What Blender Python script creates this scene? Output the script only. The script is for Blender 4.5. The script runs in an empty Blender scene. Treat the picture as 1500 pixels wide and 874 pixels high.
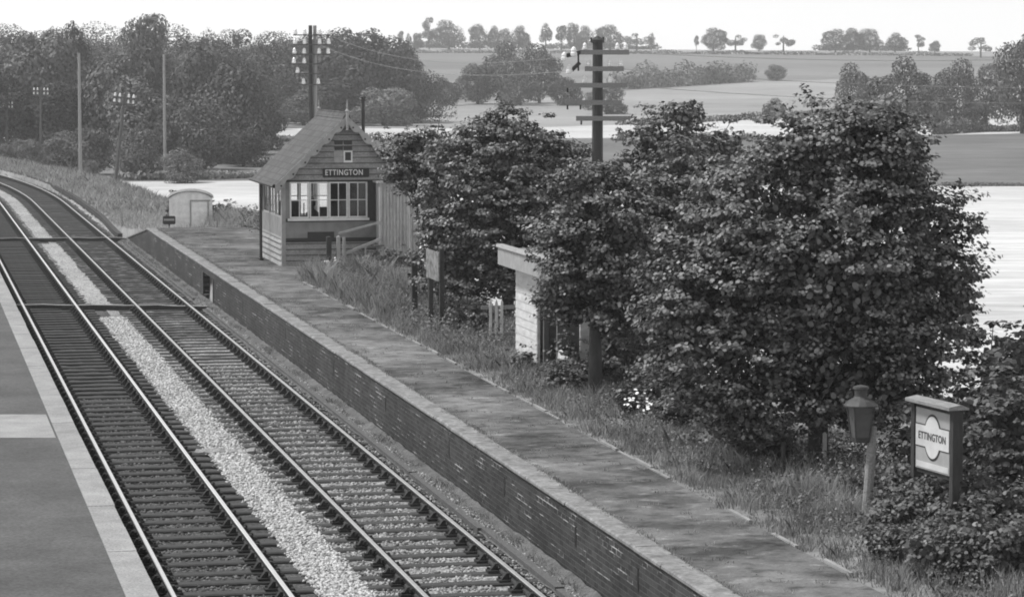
import bpy, math, random
import numpy as np
from mathutils import Vector, Matrix

S = bpy.context.scene
COL = S.collection
PI = math.pi

# ------------------------------------------------------------------ camera, sky, sun, exposure
F, H = 4100.0, 6.87                      # focal length in photo pixels (1500 wide), eye height above the rails
PITCH = math.atan(340 / F)
TH = math.atan(898 / math.hypot(F, 340))  # the railway runs this much to the left of the view

cam_d = bpy.data.cameras.new('camera')
cam = bpy.data.objects.new('camera', cam_d); COL.objects.link(cam)
cam.location = (0, 0, H)
cam.rotation_euler = (PI / 2 - PITCH, 0, 0)
cam_d.sensor_width = 36; cam_d.lens = 36 * F / 1500
cam_d.clip_start = 0.5; cam_d.clip_end = 6000
S.camera = cam

SUN_EL, SUN_AZ = 60.0, -85.0            # azimuth measured clockwise from the view direction (+Y)
W = bpy.data.worlds.new('World'); S.world = W; W.use_nodes = True
nt = W.node_tree; nt.nodes.clear()
sky = nt.nodes.new('ShaderNodeTexSky'); sky.sky_type = 'NISHITA'; sky.sun_disc = False
sky.sun_elevation = math.radians(SUN_EL); sky.sun_rotation = math.radians(SUN_AZ)
sky.air_density = 1.0; sky.dust_density = 0.0; sky.ozone_density = 1.0
bw = nt.nodes.new('ShaderNodeRGBToBW')
bg = nt.nodes.new('ShaderNodeBackground'); bg.inputs['Strength'].default_value = 0.12
wo = nt.nodes.new('ShaderNodeOutputWorld')
nt.links.new(sky.outputs[0], bw.inputs[0]); nt.links.new(bw.outputs[0], bg.inputs[0]); nt.links.new(bg.outputs[0], wo.inputs[0])

sd = bpy.data.lights.new('sun', 'SUN'); sd.energy = 2.3; sd.angle = math.radians(10); sd.color = (1, 1, 1)
sun = bpy.data.objects.new('sun', sd); COL.objects.link(sun)
a, e = math.radians(SUN_AZ), math.radians(SUN_EL)
dirv = Vector((math.sin(a) * math.cos(e), math.cos(a) * math.cos(e), math.sin(e)))
sun.rotation_euler = dirv.to_track_quat('Z', 'Y').to_euler(); sun.location = (0, 0, 60)

vs = S.view_settings
vs.view_transform = 'Standard'; vs.look = 'None'; vs.gamma = 1; vs.use_curve_mapping = False
vs.exposure = 0.9
S.cycles.max_bounces = 6; S.cycles.transparent_max_bounces = 8; S.cycles.volume_bounces = 0
S.cycles.pixel_filter_type = 'BLACKMAN_HARRIS'; S.cycles.filter_width = 1.9
S.cycles.use_denoising = True

# ------------------------------------------------------------------ frames and helpers
CT, ST = math.cos(TH), math.sin(TH)
def RW(lat, al, z=0.0):                  # railway frame (distance right of the camera's foot, distance along the line) -> world
    return Vector((lat * CT - al * ST, lat * ST + al * CT, z))
ROT = TH                                 # turn that lines local +Y up with the line
CS, CR = 143.0, 370.0                    # the line curves left from here
def TW(lat, s, z=0.0):                   # as RW but following the curve of the line
    if s <= CS: return RW(lat, s, z)
    t = (s - CS) / CR
    return RW(-CR * (1 - math.cos(t)) + lat * math.cos(t), CS + CR * math.sin(t) + lat * math.sin(t), z)
def smooth(a, b, x):
    t = min(1, max(0, (x - a) / (b - a))); return t * t * (3 - 2 * t)

def tag(o, label=None, cat=None, group=None, kind=None):
    if label: o['label'] = label
    if cat: o['category'] = cat
    if group: o['group'] = group
    if kind: o['kind'] = kind
    return o
def empty(name, loc, rz=0.0, label=None, cat=None, group=None, kind=None):
    o = bpy.data.objects.new(name, None); COL.objects.link(o)
    o.location = loc; o.rotation_euler = (0, 0, rz); o.empty_display_size = 0.3
    return tag(o, label, cat, group, kind)

class MB:
    def __init__(s): s.v = []; s.f = []; s.m = []
    def add(s, vs, fs, m=0):
        b = len(s.v); s.v += [tuple(x) for x in vs]
        for f in fs: s.f.append(tuple(i + b for i in f)); s.m.append(m)
    def box(s, x0, x1, y0, y1, z0, z1, m=0):
        s.add([(x0,y0,z0),(x1,y0,z0),(x1,y1,z0),(x0,y1,z0),(x0,y0,z1),(x1,y0,z1),(x1,y1,z1),(x0,y1,z1)],
              [(3,2,1,0),(4,5,6,7),(0,1,5,4),(1,2,6,5),(2,3,7,6),(3,0,4,7)], m)
    def bar(s, p, q, w, h, m=0):         # square beam from p to q
        p, q = Vector(p), Vector(q); d = (q - p).normalized()
        up = Vector((0,0,1)) if abs(d.z) < .95 else Vector((0,1,0))
        a = d.cross(up).normalized() * (w/2); b = a.cross(d).normalized() * (h/2)
        vs = [p-a-b, p+a-b, p+a+b, p-a+b, q-a-b, q+a-b, q+a+b, q-a+b]
        s.add(vs, [(3,2,1,0),(4,5,6,7),(0,1,5,4),(1,2,6,5),(2,3,7,6),(3,0,4,7)], m)
    def tube(s, pts, rad, n=8, m=0, cap=True):
        pts = [Vector(p) for p in pts]
        if not hasattr(rad, '__len__'): rad = [rad]*len(pts)
        rings = []; b = len(s.v)
        for i, p in enumerate(pts):
            d = (pts[min(i+1,len(pts)-1)] - pts[max(i-1,0)]).normalized()
            up = Vector((0,0,1)) if abs(d.z) < .9 else Vector((1,0,0))
            a = d.cross(up).normalized(); c = a.cross(d).normalized()
            for k in range(n):
                t = 2*PI*k/n; s.v.append(tuple(p + (a*math.cos(t) + c*math.sin(t))*rad[i]))
        for i in range(len(pts)-1):
            for k in range(n):
                k2 = (k+1) % n
                s.f.append((b+i*n+k, b+(i+1)*n+k, b+(i+1)*n+k2, b+i*n+k2)); s.m.append(m)
        if cap:
            s.f.append(tuple(b+k for k in range(n))); s.m.append(m)
            s.f.append(tuple(b+(len(pts)-1)*n+k for k in reversed(range(n)))); s.m.append(m)
    def lathe(s, cx, cy, prof, n=10, m=0):   # prof: (r, z)
        s.tube([(cx,cy,z) for r,z in prof], [max(r,.0005) for r,z in prof], n, m)
    def prism(s, outline, axis, a0, a1, m=0):  # outline in the plane across 'axis'
        def P(u, w, t): return {'x':(t,u,w),'y':(u,t,w),'z':(u,w,t)}[axis]
        n = len(outline)
        vs = [P(u,w,a0) for u,w in outline] + [P(u,w,a1) for u,w in outline]
        fs = [tuple(range(n))[::-1], tuple(range(n,2*n))] + [(i,(i+1)%n,(i+1)%n+n,i+n) for i in range(n)]
        s.add(vs, fs, m)
    def build(s, name, mats, parent=None, smooth=False):
        me = bpy.data.meshes.new(name); me.from_pydata(s.v, [], s.f)
        if not isinstance(mats, (list, tuple)): mats = [mats]
        for mm in mats: me.materials.append(mm)
        if len(mats) > 1: me.polygons.foreach_set('material_index', s.m)
        if smooth: me.polygons.foreach_set('use_smooth', [True]*len(me.polygons))
        me.update()
        o = bpy.data.objects.new(name, me); COL.objects.link(o)
        if parent is not None: o.parent = parent
        return o

def np_mesh(name, V, Fc, mat):           # V (n,3), Fc (m,k) faces of equal size
    me = bpy.data.meshes.new(name); k = Fc.shape[1]
    me.vertices.add(len(V)); me.vertices.foreach_set('co', V.astype(np.float32).ravel())
    me.loops.add(Fc.size); me.loops.foreach_set('vertex_index', Fc.astype(np.int32).ravel())
    me.polygons.add(len(Fc)); me.polygons.foreach_set('loop_start', np.arange(0, Fc.size, k, dtype=np.int32))
    me.materials.append(mat); me.update(calc_edges=True); me.validate()
    return me
def link(name, me, parent=None, loc=(0,0,0)):
    o = bpy.data.objects.new(name, me); COL.objects.link(o); o.location = loc
    if parent is not None: o.parent = parent
    return o

# ------------------------------------------------------------------ materials (the photograph is black and white: all greys)
def grey(v): return (v, v, v, 1)
class NT:
    def __init__(s, name):
        s.mat = bpy.data.materials.new(name); s.mat.use_nodes = True; s.t = s.mat.node_tree; s.t.nodes.clear()
        s.out = s.n('ShaderNodeOutputMaterial'); s.bs = s.n('ShaderNodeBsdfPrincipled'); s.l(s.bs.outputs[0], s.out.inputs[0])
        s.tc = s.n('ShaderNodeTexCoord')
    def n(s, k, **kw):
        x = s.t.nodes.new(k)
        for a, b in kw.items(): setattr(x, a, b)
        return x
    def l(s, a, b): s.t.links.new(a, b)
    def mapped(s, sc=(1,1,1)):
        m = s.n('ShaderNodeMapping'); m.inputs['Scale'].default_value = sc; s.l(s.tc.outputs['Object'], m.inputs['Vector']); return m.outputs[0]
    def noise(s, scale, detail=5, rough=.6, vec=None):
        x = s.n('ShaderNodeTexNoise'); x.inputs['Scale'].default_value = scale; x.inputs['Detail'].default_value = detail
        x.inputs['Roughness'].default_value = rough; s.l(vec if vec is not None else s.tc.outputs['Object'], x.inputs['Vector']); return x.outputs[0]
    def rng(s, v, a, b, c, d):
        x = s.n('ShaderNodeMapRange'); s.l(v, x.inputs[0])
        for i, q in enumerate((a,b,c,d)): x.inputs[i+1].default_value = q
        return x.outputs[0]
    def math(s, op, a, b):
        x = s.n('ShaderNodeMath', operation=op)
        for i, q in enumerate((a,b)):
            if isinstance(q, (int,float)): x.inputs[i].default_value = q
            else: s.l(q, x.inputs[i])
        return x.outputs[0]
    def mix(s, f, a, b):
        x = s.n('ShaderNodeMix', data_type='FLOAT')
        for i, q in zip((0,2,3), (f,a,b)):
            if isinstance(q, (int,float)): x.inputs[i].default_value = q
            else: s.l(q, x.inputs[i])
        return x.outputs[0]
    def col(s, v):
        if isinstance(v, (int,float)): s.bs.inputs['Base Color'].default_value = grey(v)
        else: s.l(v, s.bs.inputs['Base Color'])
    def bump(s, v, st, dist=.02):
        b = s.n('ShaderNodeBump'); b.inputs['Strength'].default_value = st; b.inputs['Distance'].default_value = dist
        s.l(v, b.inputs['Height']); s.l(b.outputs[0], s.bs.inputs['Normal'])
    def fin(s, rough=.85, metal=0, spec=.3):
        s.bs.inputs['Roughness'].default_value = rough; s.bs.inputs['Metallic'].default_value = metal
        s.bs.inputs['Specular IOR Level'].default_value = spec; return s.mat
def M(name, lo, hi=None, scale=3, rough=.85, bump=0, dist=.02, metal=0, spec=.3, stretch=(1,1,1), detail=6, fine=None):
    q = NT(name); hi = lo*1.4 if hi is None else hi
    v = q.mapped(stretch); n1 = q.noise(scale, detail, .65, v)
    c = q.rng(n1, .3, .7, lo, hi)
    if fine:
        n2 = q.noise(fine, 3, .6, v); c = q.math('MULTIPLY', c, q.rng(n2, .3, .7, .7, 1.3)); q.bump(n2, max(bump,.3), dist)
    elif bump: q.bump(n1, bump, dist)
    q.col(c); return q.fin(rough, metal, spec)
def leafmat(name, lo, hi, trans=.14, rough=.5, spec=.35, ns=.9, amp=.25, tree=0):
    q = NT(name); g = q.n('ShaderNodeNewGeometry')
    r = g.outputs['Random Per Island']; n1 = q.noise(ns, 2)
    v = q.math('ADD', q.rng(r, 0, 1, lo, hi), q.rng(n1, .3, .7, -(hi-lo)*amp, (hi-lo)*amp))
    if tree:                              # each tree its own tone
        oi = q.n('ShaderNodeObjectInfo'); v = q.math('MULTIPLY', v, q.rng(oi.outputs['Random'], 0, 1, 1-tree, 1+tree))
    q.col(v); q.fin(rough, 0, spec)
    t = q.n('ShaderNodeBsdfTranslucent'); q.l(v, t.inputs[0])
    mx = q.n('ShaderNodeMixShader'); mx.inputs[0].default_value = trans
    q.l(q.bs.outputs[0], mx.inputs[1]); q.l(t.outputs[0], mx.inputs[2]); q.l(mx.outputs[0], q.out.inputs[0])
    return q.mat

def ballast_mat(name, dark, light, lo, hi, msc=.25):
    q = NT(name)
    vo = q.n('ShaderNodeTexVoronoi', feature='F1'); vo.inputs['Scale'].default_value = 17; vo.inputs['Randomness'].default_value = 1
    q.l(q.tc.outputs['Object'], vo.inputs['Vector'])
    sep = q.n('ShaderNodeSeparateColor'); q.l(vo.outputs['Color'], sep.inputs[0])
    stone = q.rng(sep.outputs[0], 0, 1, .62, 1.25)
    big = q.noise(msc, 4, .6); f = q.rng(big, lo, hi, 0, 1)
    c = q.math('MULTIPLY', q.mix(f, dark, light), stone)
    gap = q.rng(vo.outputs['Distance'], .35, .75, 1.0, .45)
    q.col(q.math('MULTIPLY', c, gap)); q.bump(q.math('SUBTRACT', 1, vo.outputs['Distance']), .9, .03)
    return q.fin(.9, 0, .2)

MT = {}
MT['ballast_clean'] = ballast_mat('ballast clean', .36, .58, .3, .7)
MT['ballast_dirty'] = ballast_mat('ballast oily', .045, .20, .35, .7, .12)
MT['ballast_mid'] = ballast_mat('ballast weathered', .09, .46, .30, .62, .10)
MT['rail_side'] = M('rail rust', .035, .06, 8, .8)
MT['rail_top'] = M('rail polished', .85, .95, 3, .35, metal=.85, spec=.5)
MT['rail_top_dull'] = M('rail worn', .45, .6, 3, .45, metal=.7, spec=.5)
MT['sleeper'] = M('sleeper timber', .035, .085, 6, .85, .4, .01, stretch=(1,8,1))
MT['chair'] = M('cast iron', .022, .04, 20, .75)
MT['timber_pale'] = M('weathered timber', .16, .32, 5, .85, .3, .01, stretch=(8,1,8))
MT['timber'] = M('old timber', .07, .15, 5, .85, .3, .01, stretch=(6,6,1))
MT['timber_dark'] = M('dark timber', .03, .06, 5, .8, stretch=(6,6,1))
MT['pole'] = M('creosoted pole', .035, .075, 4, .8, stretch=(6,6,.6))
MT['pole_pale'] = M('bare pole', .22, .34, 4, .8, stretch=(6,6,.6))
MT['porcelain'] = M('white porcelain', .8, .88, 3, .25, spec=.5)
MT['coping'] = M('coping stone', .14, .30, 2.6, .9, .4, .01, fine=14)
MT['coping_left'] = M('concrete slab edge', .22, .36, 1.6, .9, fine=30)
MT['tarmac'] = M('tarmac', .07, .12, .9, .95, .5, .01, fine=22)
MT['concrete_patch'] = M('pale concrete', .24, .36, 1.5, .9, fine=40)
MT['earth'] = M('earth', .06, .16, 2.2, .95, .6, .03, fine=18)
MT['white_paint'] = M('white paint', .62, .8, 5, .6)
MT['cream_boards'] = M('weathered cream paint', .42, .68, 2.5, .75, stretch=(1,1,3))
MT['box_paint'] = M('faded box paint', .21, .34, 2.2, .7, stretch=(1,1,2), fine=20)
MT['box_panel'] = M('faded panel paint', .17, .28, 2.5, .7)
MT['dark_paint'] = M('dark paint', .025, .045, 5, .55)
MT['porch_boards'] = M('weathered upright boards', .24, .46, 1.6, .75, stretch=(6,6,.5), fine=12)
MT['trim'] = M('pale trim paint', .26, .38, 5, .65)
MT['black'] = M('black enamel', .012, .02, 5, .4)
MT['letter'] = M('white letters', .68, .72, 5, .5)
MT['hut'] = M('limewashed hut', .66, .98, 4.5, .8)
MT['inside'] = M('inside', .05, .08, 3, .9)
MT['bark'] = M('bark', .04, .09, 9, .9, .6, .03, stretch=(1,1,.3))
MT['poster_grey'] = M('poster grey', .30, .38, 6, .5)
MT['poster_old'] = M('peeling poster', .05, .34, 7, .8)
MT['poster_white'] = M('poster white', .48, .66, 3, .5)
MT['lamp_metal'] = M('lamp metal', .045, .085, 8, .6)
MT['lamp_glass'] = M('dusty lamp glass', .05, .11, 5, .35, spec=.5)
MT['kerb'] = M('edging stone', .22, .34, 3, .9)
MT['wire'] = M('wire', .2, .3, 3, .5)
MT['leaf_near'] = leafmat('sycamore leaf', .02, .25, .10)
MT['leaf_shrub'] = leafmat('shrub leaf', .07, .18)
MT['leaf_weed'] = leafmat('weed leaf', .08, .22)
MT['leaf_far'] = leafmat('distant leaf', .08, .21, .1, .8, .2, .045, .8, .45)
MT['leaf_far_light'] = leafmat('distant pale leaf', .13, .27, .1, .8, .2, .045, .5, .3)
MT['blade'] = leafmat('grass blade', .12, .48, .35, .6)
MT['blade_pale'] = leafmat('dry grass blade', .30, .55, .35, .7)
MT['petal'] = M('white petals', .8, .85, 3, .6)

def field_mat(name, lo, hi, scale=.03, stretch=(1,1,1), fine=1.5):
    q = NT(name); v = q.mapped(stretch)
    a = q.noise(scale, 6, .6, v); b = q.noise(fine, 5, .7, v)
    q.col(q.math('MULTIPLY', q.rng(a, .3, .7, lo, hi), q.rng(b, .3, .7, .72, 1.2))); q.bump(b, .4, .1); return q.fin(.95, 0, .1)
MT['f_rough'] = field_mat('rough pasture', .16, .30, .08)
MT['f_corn'] = field_mat('ripe corn', .46, .68, .06, (.25,1,1), 1.2)
MT['f_grass'] = field_mat('grey pasture', .12, .22, .03, (.5,1,1), .5)
MT['f_mid'] = field_mat('mown field', .27, .41, .012, (.35,1,1), .3)
MT['f_up'] = field_mat('upper field', .18, .30, .010, (.35,1,1), .2)
MT['f_top'] = field_mat('top field', .36, .44, .01, (.35,1,1), .2)
MT['land'] = field_mat('trackside grass', .16, .34, .25, (1,1,1), 4)

def plat_mat():                           # worn, patched platform surface
    q = NT('worn platform surface')
    v = q.mapped((.7,.7,1)); n1 = q.noise(1.1, 7, .65, v); n2 = q.noise(.25, 3, .5); n3 = q.noise(35, 3, .6)
    c = q.rng(n1, .38, .64, .05, .17)
    c = q.math('ADD', c, q.rng(n2, .4, .7, -.02, .08)); c = q.math('MULTIPLY', c, q.rng(n3, .3, .7, .8, 1.2))
    v2 = q.mapped((1.0,1.5,1)); n4 = q.noise(2.4, 8, .75, v2); c = q.math('ADD', c, q.rng(n4, .56, .66, 0, .14)); c = q.math('MULTIPLY', c, q.rng(n4, .38, .48, .45, 1))
    q.col(c); q.bump(n4, .7, .03); return q.fin(.9, 0, .2)
MT['platform'] = plat_mat()
def brick_mat():                          # face of the platform wall, in the local y-z plane
    q = NT('dark engineering brick')
    sp = q.n('ShaderNodeSeparateXYZ'); q.l(q.tc.outputs['Object'], sp.inputs[0])
    cb = q.n('ShaderNodeCombineXYZ'); q.l(sp.outputs[1], cb.inputs[0]); q.l(sp.outputs[2], cb.inputs[1])
    br = q.n('ShaderNodeTexBrick'); q.l(cb.outputs[0], br.inputs['Vector'])
    br.inputs['Scale'].default_value = 1; br.inputs['Brick Width'].default_value = .235; br.inputs['Row Height'].default_value = .078
    br.inputs['Mortar Size'].default_value = .007; br.inputs['Mortar Smooth'].default_value = .3; br.inputs['Bias'].default_value = -.3
    br.inputs['Color1'].default_value = grey(.028); br.inputs['Color2'].default_value = grey(.062); br.inputs['Mortar'].default_value = grey(.075)
    n1 = q.noise(.5, 6, .65); st = q.mapped((1,.5,3.2)); n2 = q.noise(1.6, 5, .7, st)
    mortar_white = q.math('MULTIPLY', br.outputs['Fac'], q.rng(n2, .56, .66, 0, .6))
    base = q.n('ShaderNodeRGBToBW'); q.l(br.outputs['Color'], base.inputs[0])
    c = q.math('MULTIPLY', base.outputs[0], q.rng(n1, .3, .7, .65, 1.5))
    q.col(q.math('ADD', c, mortar_white)); q.bump(q.math('SUBTRACT', 1, br.outputs['Fac']), .5, .01); return q.fin(.75, 0, .3)
MT['brick'] = brick_mat()
def slate_mat():
    q = NT('roof slates')
    sp = q.n('ShaderNodeSeparateXYZ'); q.l(q.tc.outputs['Object'], sp.inputs[0])
    cb = q.n('ShaderNodeCombineXYZ'); q.l(sp.outputs[1], cb.inputs[0]); q.l(sp.outputs[2], cb.inputs[1])
    br = q.n('ShaderNodeTexBrick'); q.l(cb.outputs[0], br.inputs['Vector'])
    br.inputs['Scale'].default_value = 1; br.inputs['Brick Width'].default_value = .3; br.inputs['Row Height'].default_value = .16; br.inputs['Mortar Size'].default_value = .008
    br.inputs['Color1'].default_value = grey(.034); br.inputs['Color2'].default_value = grey(.085); br.inputs['Mortar'].default_value = grey(.014)
    base = q.n('ShaderNodeRGBToBW'); q.l(br.outputs['Color'], base.inputs[0]); n1 = q.noise(1.5, 6, .6)
    q.col(q.math('MULTIPLY', base.outputs[0], q.rng(n1, .3, .7, .8, 1.3))); q.bump(base.outputs[0], .4, .01); return q.fin(.6, 0, .4)
MT['slate'] = slate_mat()
def glass_mat():
    q = NT('window glass'); t = q.n('ShaderNodeBsdfTransparent'); g = q.n('ShaderNodeBsdfGlossy'); g.inputs['Roughness'].default_value = .04
    t.inputs[0].default_value = grey(.92); g.inputs[0].default_value = grey(.9)
    fr = q.n('ShaderNodeFresnel'); fr.inputs[0].default_value = 1.5
    mx = q.n('ShaderNodeMixShader'); q.l(fr.outputs[0], mx.inputs[0]); q.l(t.outputs[0], mx.inputs[1]); q.l(g.outputs[0], mx.inputs[2]); q.l(mx.outputs[0], q.out.inputs[0])
    return q.mat
MT['glass'] = glass_mat()

# ------------------------------------------------------------------ terrain: fields in strips of one height function
PD = [0, 80, 200, 300, 400, 550, 700, 900, 1100, 1200, 1320, 1440]
PH = [-1.0, -1.1, -1.55, -.92, -.55, 1.3, 3.4, 8.1, 13.8, 14.6, 12.5, 9]
def hD(D, px=750):
    h = float(np.interp(D, PD, PH))
    h = .5*h + .25*float(np.interp(D*.94, PD, PH)) + .25*float(np.interp(D*1.06, PD, PH))
    return h + max(-1.3, min(1.2, (750-px)/750*1.3))*smooth(600, 1100, D)
def atpx(px, D): X = (px-750)/F*D; return Vector((X, D, hD(D, px)))
def row_of(D, px): return 97 + (H - hD(D, px))*F/D
def D_of(row, px):
    lo, hi = 150., 1150.
    for _ in range(40):
        m = (lo+hi)/2
        if row_of(m, px) > row: lo = m
        else: hi = m
    return (lo+hi)/2
def bound(pts, rows=True):
    xs = [p[0] for p in pts]; ys = [D_of(p[1], p[0]) if rows else p[1] for p in pts]
    return lambda px: float(np.interp(px, xs, ys))
B = [bound([(0,4),(1,4)], False),
     bound([(100,185),(200,167),(400,160),(560,75),(1500,66)], False),
     bound([(150,266),(400,264),(900,271),(1500,272)]),
     bound([(380,206),(600,203),(1070,201),(1300,199),(1500,195)]),
     bound([(380,187),(610,188),(800,186),(1000,180),(1168,171),(1300,160),(1500,150)]),
     bound([(600,153),(700,150),(830,141),(930,132),(1095,120),(1230,116),(1500,112)]),
     bound([(600,77),(1000,79),(1500,83)]),
     bound([(0,1440),(1,1440)], False)]
names = [('rough_grass_field','f_rough'),('corn_field','f_corn'),('pasture','f_grass'),('pale_field','f_corn'),('mown_field','f_mid'),('hill_pasture','f_up'),('hilltop_field','f_top')]
pxs = list(np.concatenate([np.linspace(-2900, -200, 10), np.linspace(-100, 1600, 60), np.linspace(1800, 4400, 9)]))
for i, (nm, mm) in enumerate(names):
    mb = MB(); nr = 14; n = len(pxs)
    for r in range(nr+1):
        for px in pxs:
            d0, d1 = B[i](px), B[i+1](px); t = r/nr
            D = d0 + (d1-d0)*t
            p = atpx(px, D); mb.v.append((p.x, p.y, hD(D, px)))
    for r in range(nr):
        for k in range(n-1):
            mb.f.append((r*n+k, r*n+k+1, (r+1)*n+k+1, (r+1)*n+k)); mb.m.append(0)
    tag(mb.build(nm, MT[mm], smooth=True), kind='structure')

def landh(lat, s):                        # the railway's own land
    r = .86 - .26*smooth(99, 106, s) - .62*smooth(106, 122, s)
    a = 13.6 - 1.2*smooth(105, 130, s)
    h = r - (2.6 + .9*smooth(0, 1, r))*smooth(a, a+6, lat)
    if lat < 9.06: h = -.32
    return h
mb = MB()
lats = [-45,-30,-15,-8,-2,1,2.6,4,6,8,9.05,9.12] + list(np.linspace(9.5, 20, 26)) + [23, 27, 34]
ss = list(np.linspace(0, 30, 5)) + list(np.linspace(31, 135, 105)) + list(np.linspace(138, 290, 50))
rg = random.Random(5)
for s_ in ss:
    for l_ in lats:
        h = landh(l_, s_) + (rg.uniform(-.03,.03) if l_ > 10.9 else 0)
        mb.v.append(tuple(TW(l_, s_, h)))
n = len(lats)
for r in range(len(ss)-1):
    for k in range(n-1): mb.f.append((r*n+k, r*n+k+1, (r+1)*n+k+1, (r+1)*n+k)); mb.m.append(0)
tag(mb.build('ground', MT['land'], smooth=True), kind='structure')

# ------------------------------------------------------------------ haze
mb = MB(); mb.box(-1120, 1120, -30, 1480, -5, 44)
q = NT('haze'); q.t.nodes.remove(q.bs); pv = q.n('ShaderNodeVolumePrincipled')
pv.inputs['Color'].default_value = grey(.95); pv.inputs['Density'].default_value = .00060; pv.inputs['Anisotropy'].default_value = .6
q.l(pv.outputs[0], q.out.inputs['Volume'])
hz = mb.build('haze', q.mat); tag(hz, 'thin pale summer haze over the fields', kind='stuff')

# ------------------------------------------------------------------ trackbed and tracks
def strip(name, mat, l0, l1, s0, s1, z, ds=.35, dl=.2, amp=.012, seed=1, edge=0, prof=None):
    r = random.Random(seed); mb = MB(); ns = int((s1-s0)/ds)+1; nl = max(2, int((l1-l0)/dl)+1)
    for i in range(ns):
        s_ = s0 + (s1-s0)*i/(ns-1); e0 = r.uniform(-edge, edge); e1 = r.uniform(-edge, edge)
        for k in range(nl):
            l_ = l0+e0 + (l1+e1-l0-e0)*k/(nl-1)
            zz = z + (prof(l_) if prof else 0) + r.uniform(-amp, amp)
            mb.v.append(tuple(TW(l_, s_, zz)))
    for i in range(ns-1):
        for k in range(nl-1): mb.f.append((i*nl+k, i*nl+k+1, (i+1)*nl+k+1, (i+1)*nl+k)); mb.m.append(0)
    return tag(mb.build(name, mat, smooth=True), kind='structure')
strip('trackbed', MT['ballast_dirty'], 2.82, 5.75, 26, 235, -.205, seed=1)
strip('trackbed', MT['ballast_mid'], 5.75, 8.60, 26, 235, -.192, seed=2)
strip('ballast', MT['ballast_clean'], 5.38, 6.06, 26, 79, -.17, ds=.25, edge=.07, amp=.01, seed=3)
strip('ballast', MT['ballast_clean'], 5.30, 6.04, 83.4, 112.5, -.17, ds=.25, edge=.07, amp=.01, seed=4)
strip('ballast', MT['ballast_clean'], 5.28, 6.02, 115.6, 235, -.17, ds=.25, edge=.06, amp=.01, seed=6)
strip('earth_strip', MT['earth'], 8.44, 8.85, 26, 113, -.145, ds=.3, dl=.1, amp=.02, seed=5, prof=lambda l: max(0,(l-8.5))*.35)
strip('ballast', MT['ballast_clean'], 8.5, 8.85, 116, 150, -.18, ds=.3, dl=.1, amp=.015, seed=7, edge=.05)

OCT = np.array([(1,0,0),(0,1,0),(-1,0,0),(0,-1,0),(0,0,1),(0,0,-1)], float)
OCF = np.array([(0,1,4),(1,2,4),(2,3,4),(3,0,4),(1,0,5),(2,1,5),(3,2,5),(0,3,5)])
def stones(l0, l1, s0, s1, n, z, size, mat, label, seed):
    rng = np.random.default_rng(seed); l_ = rng.uniform(l0, l1, n)+rng.normal(0,.035,n); s_ = s0 + (s1-s0)*rng.random(n)**1.5
    P = np.stack([l_*CT-s_*ST, l_*ST+s_*CT, z+rng.uniform(-.012,.012,n)], 1); sz = size*rng.uniform(.5,1.3,n)
    V = OCT[None]*rng.uniform(.6,1.2,(n,6,1)); a_ = rng.uniform(0,6.28,n); c, s2 = np.cos(a_)[:,None], np.sin(a_)[:,None]; b_ = rng.uniform(-.6,.6,n)[:,None]
    x = V[:,:,0]*c - V[:,:,1]*s2; y = V[:,:,0]*s2 + V[:,:,1]*c; zq = V[:,:,2]*.7; x2 = x*np.cos(b_)-zq*np.sin(b_); z3 = x*np.sin(b_)+zq*np.cos(b_)
    V = P[:,None,:] + np.stack([x2,y,z3],2)*sz[:,None,None]
    me = np_mesh('stones', V.reshape(-1,3), (OCF[None]+np.arange(n)[:,None,None]*6).reshape(-1,3), mat)
    tag(link('ballast_stones', me), label, None, kind='stuff')
def stone_mat(name, lo, hi):
    q = NT(name); g = q.n('ShaderNodeNewGeometry'); q.col(q.rng(g.outputs['Random Per Island'], 0, 1, lo, hi)); return q.fin(.9, 0, .2)
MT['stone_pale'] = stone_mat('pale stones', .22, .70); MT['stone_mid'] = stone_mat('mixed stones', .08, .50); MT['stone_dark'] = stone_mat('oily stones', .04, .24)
stones(5.38, 6.08, 28.5, 79, 24000, -.165, .034, MT['stone_pale'], 'pale stones between the two tracks', 1)
stones(6.9, 7.8, 28.5, 66, 15000, -.190, .034, MT['stone_mid'], 'loose stones between the sleepers of the right track', 2)
stones(6.0, 6.5, 28.5, 66, 5000, -.188, .034, MT['stone_mid'], 'loose stones at the sleeper ends of the right track', 3)
stones(8.2, 8.82, 28.5, 70, 5000, -.165, .03, MT['stone_mid'], 'loose stones beside the platform wall', 4)
stones(8.58, 8.82, 28.5, 112, 12000, -.10, .028, MT['stone_mid'], 'dull stones along the foot of the brick wall', 7)
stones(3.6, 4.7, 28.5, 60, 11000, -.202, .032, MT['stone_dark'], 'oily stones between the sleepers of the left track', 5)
stones(2.85, 3.2, 28.5, 55, 4000, -.190, .032, MT['stone_dark'], 'dark stones under the edge of the tarmac platform', 6)

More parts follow.
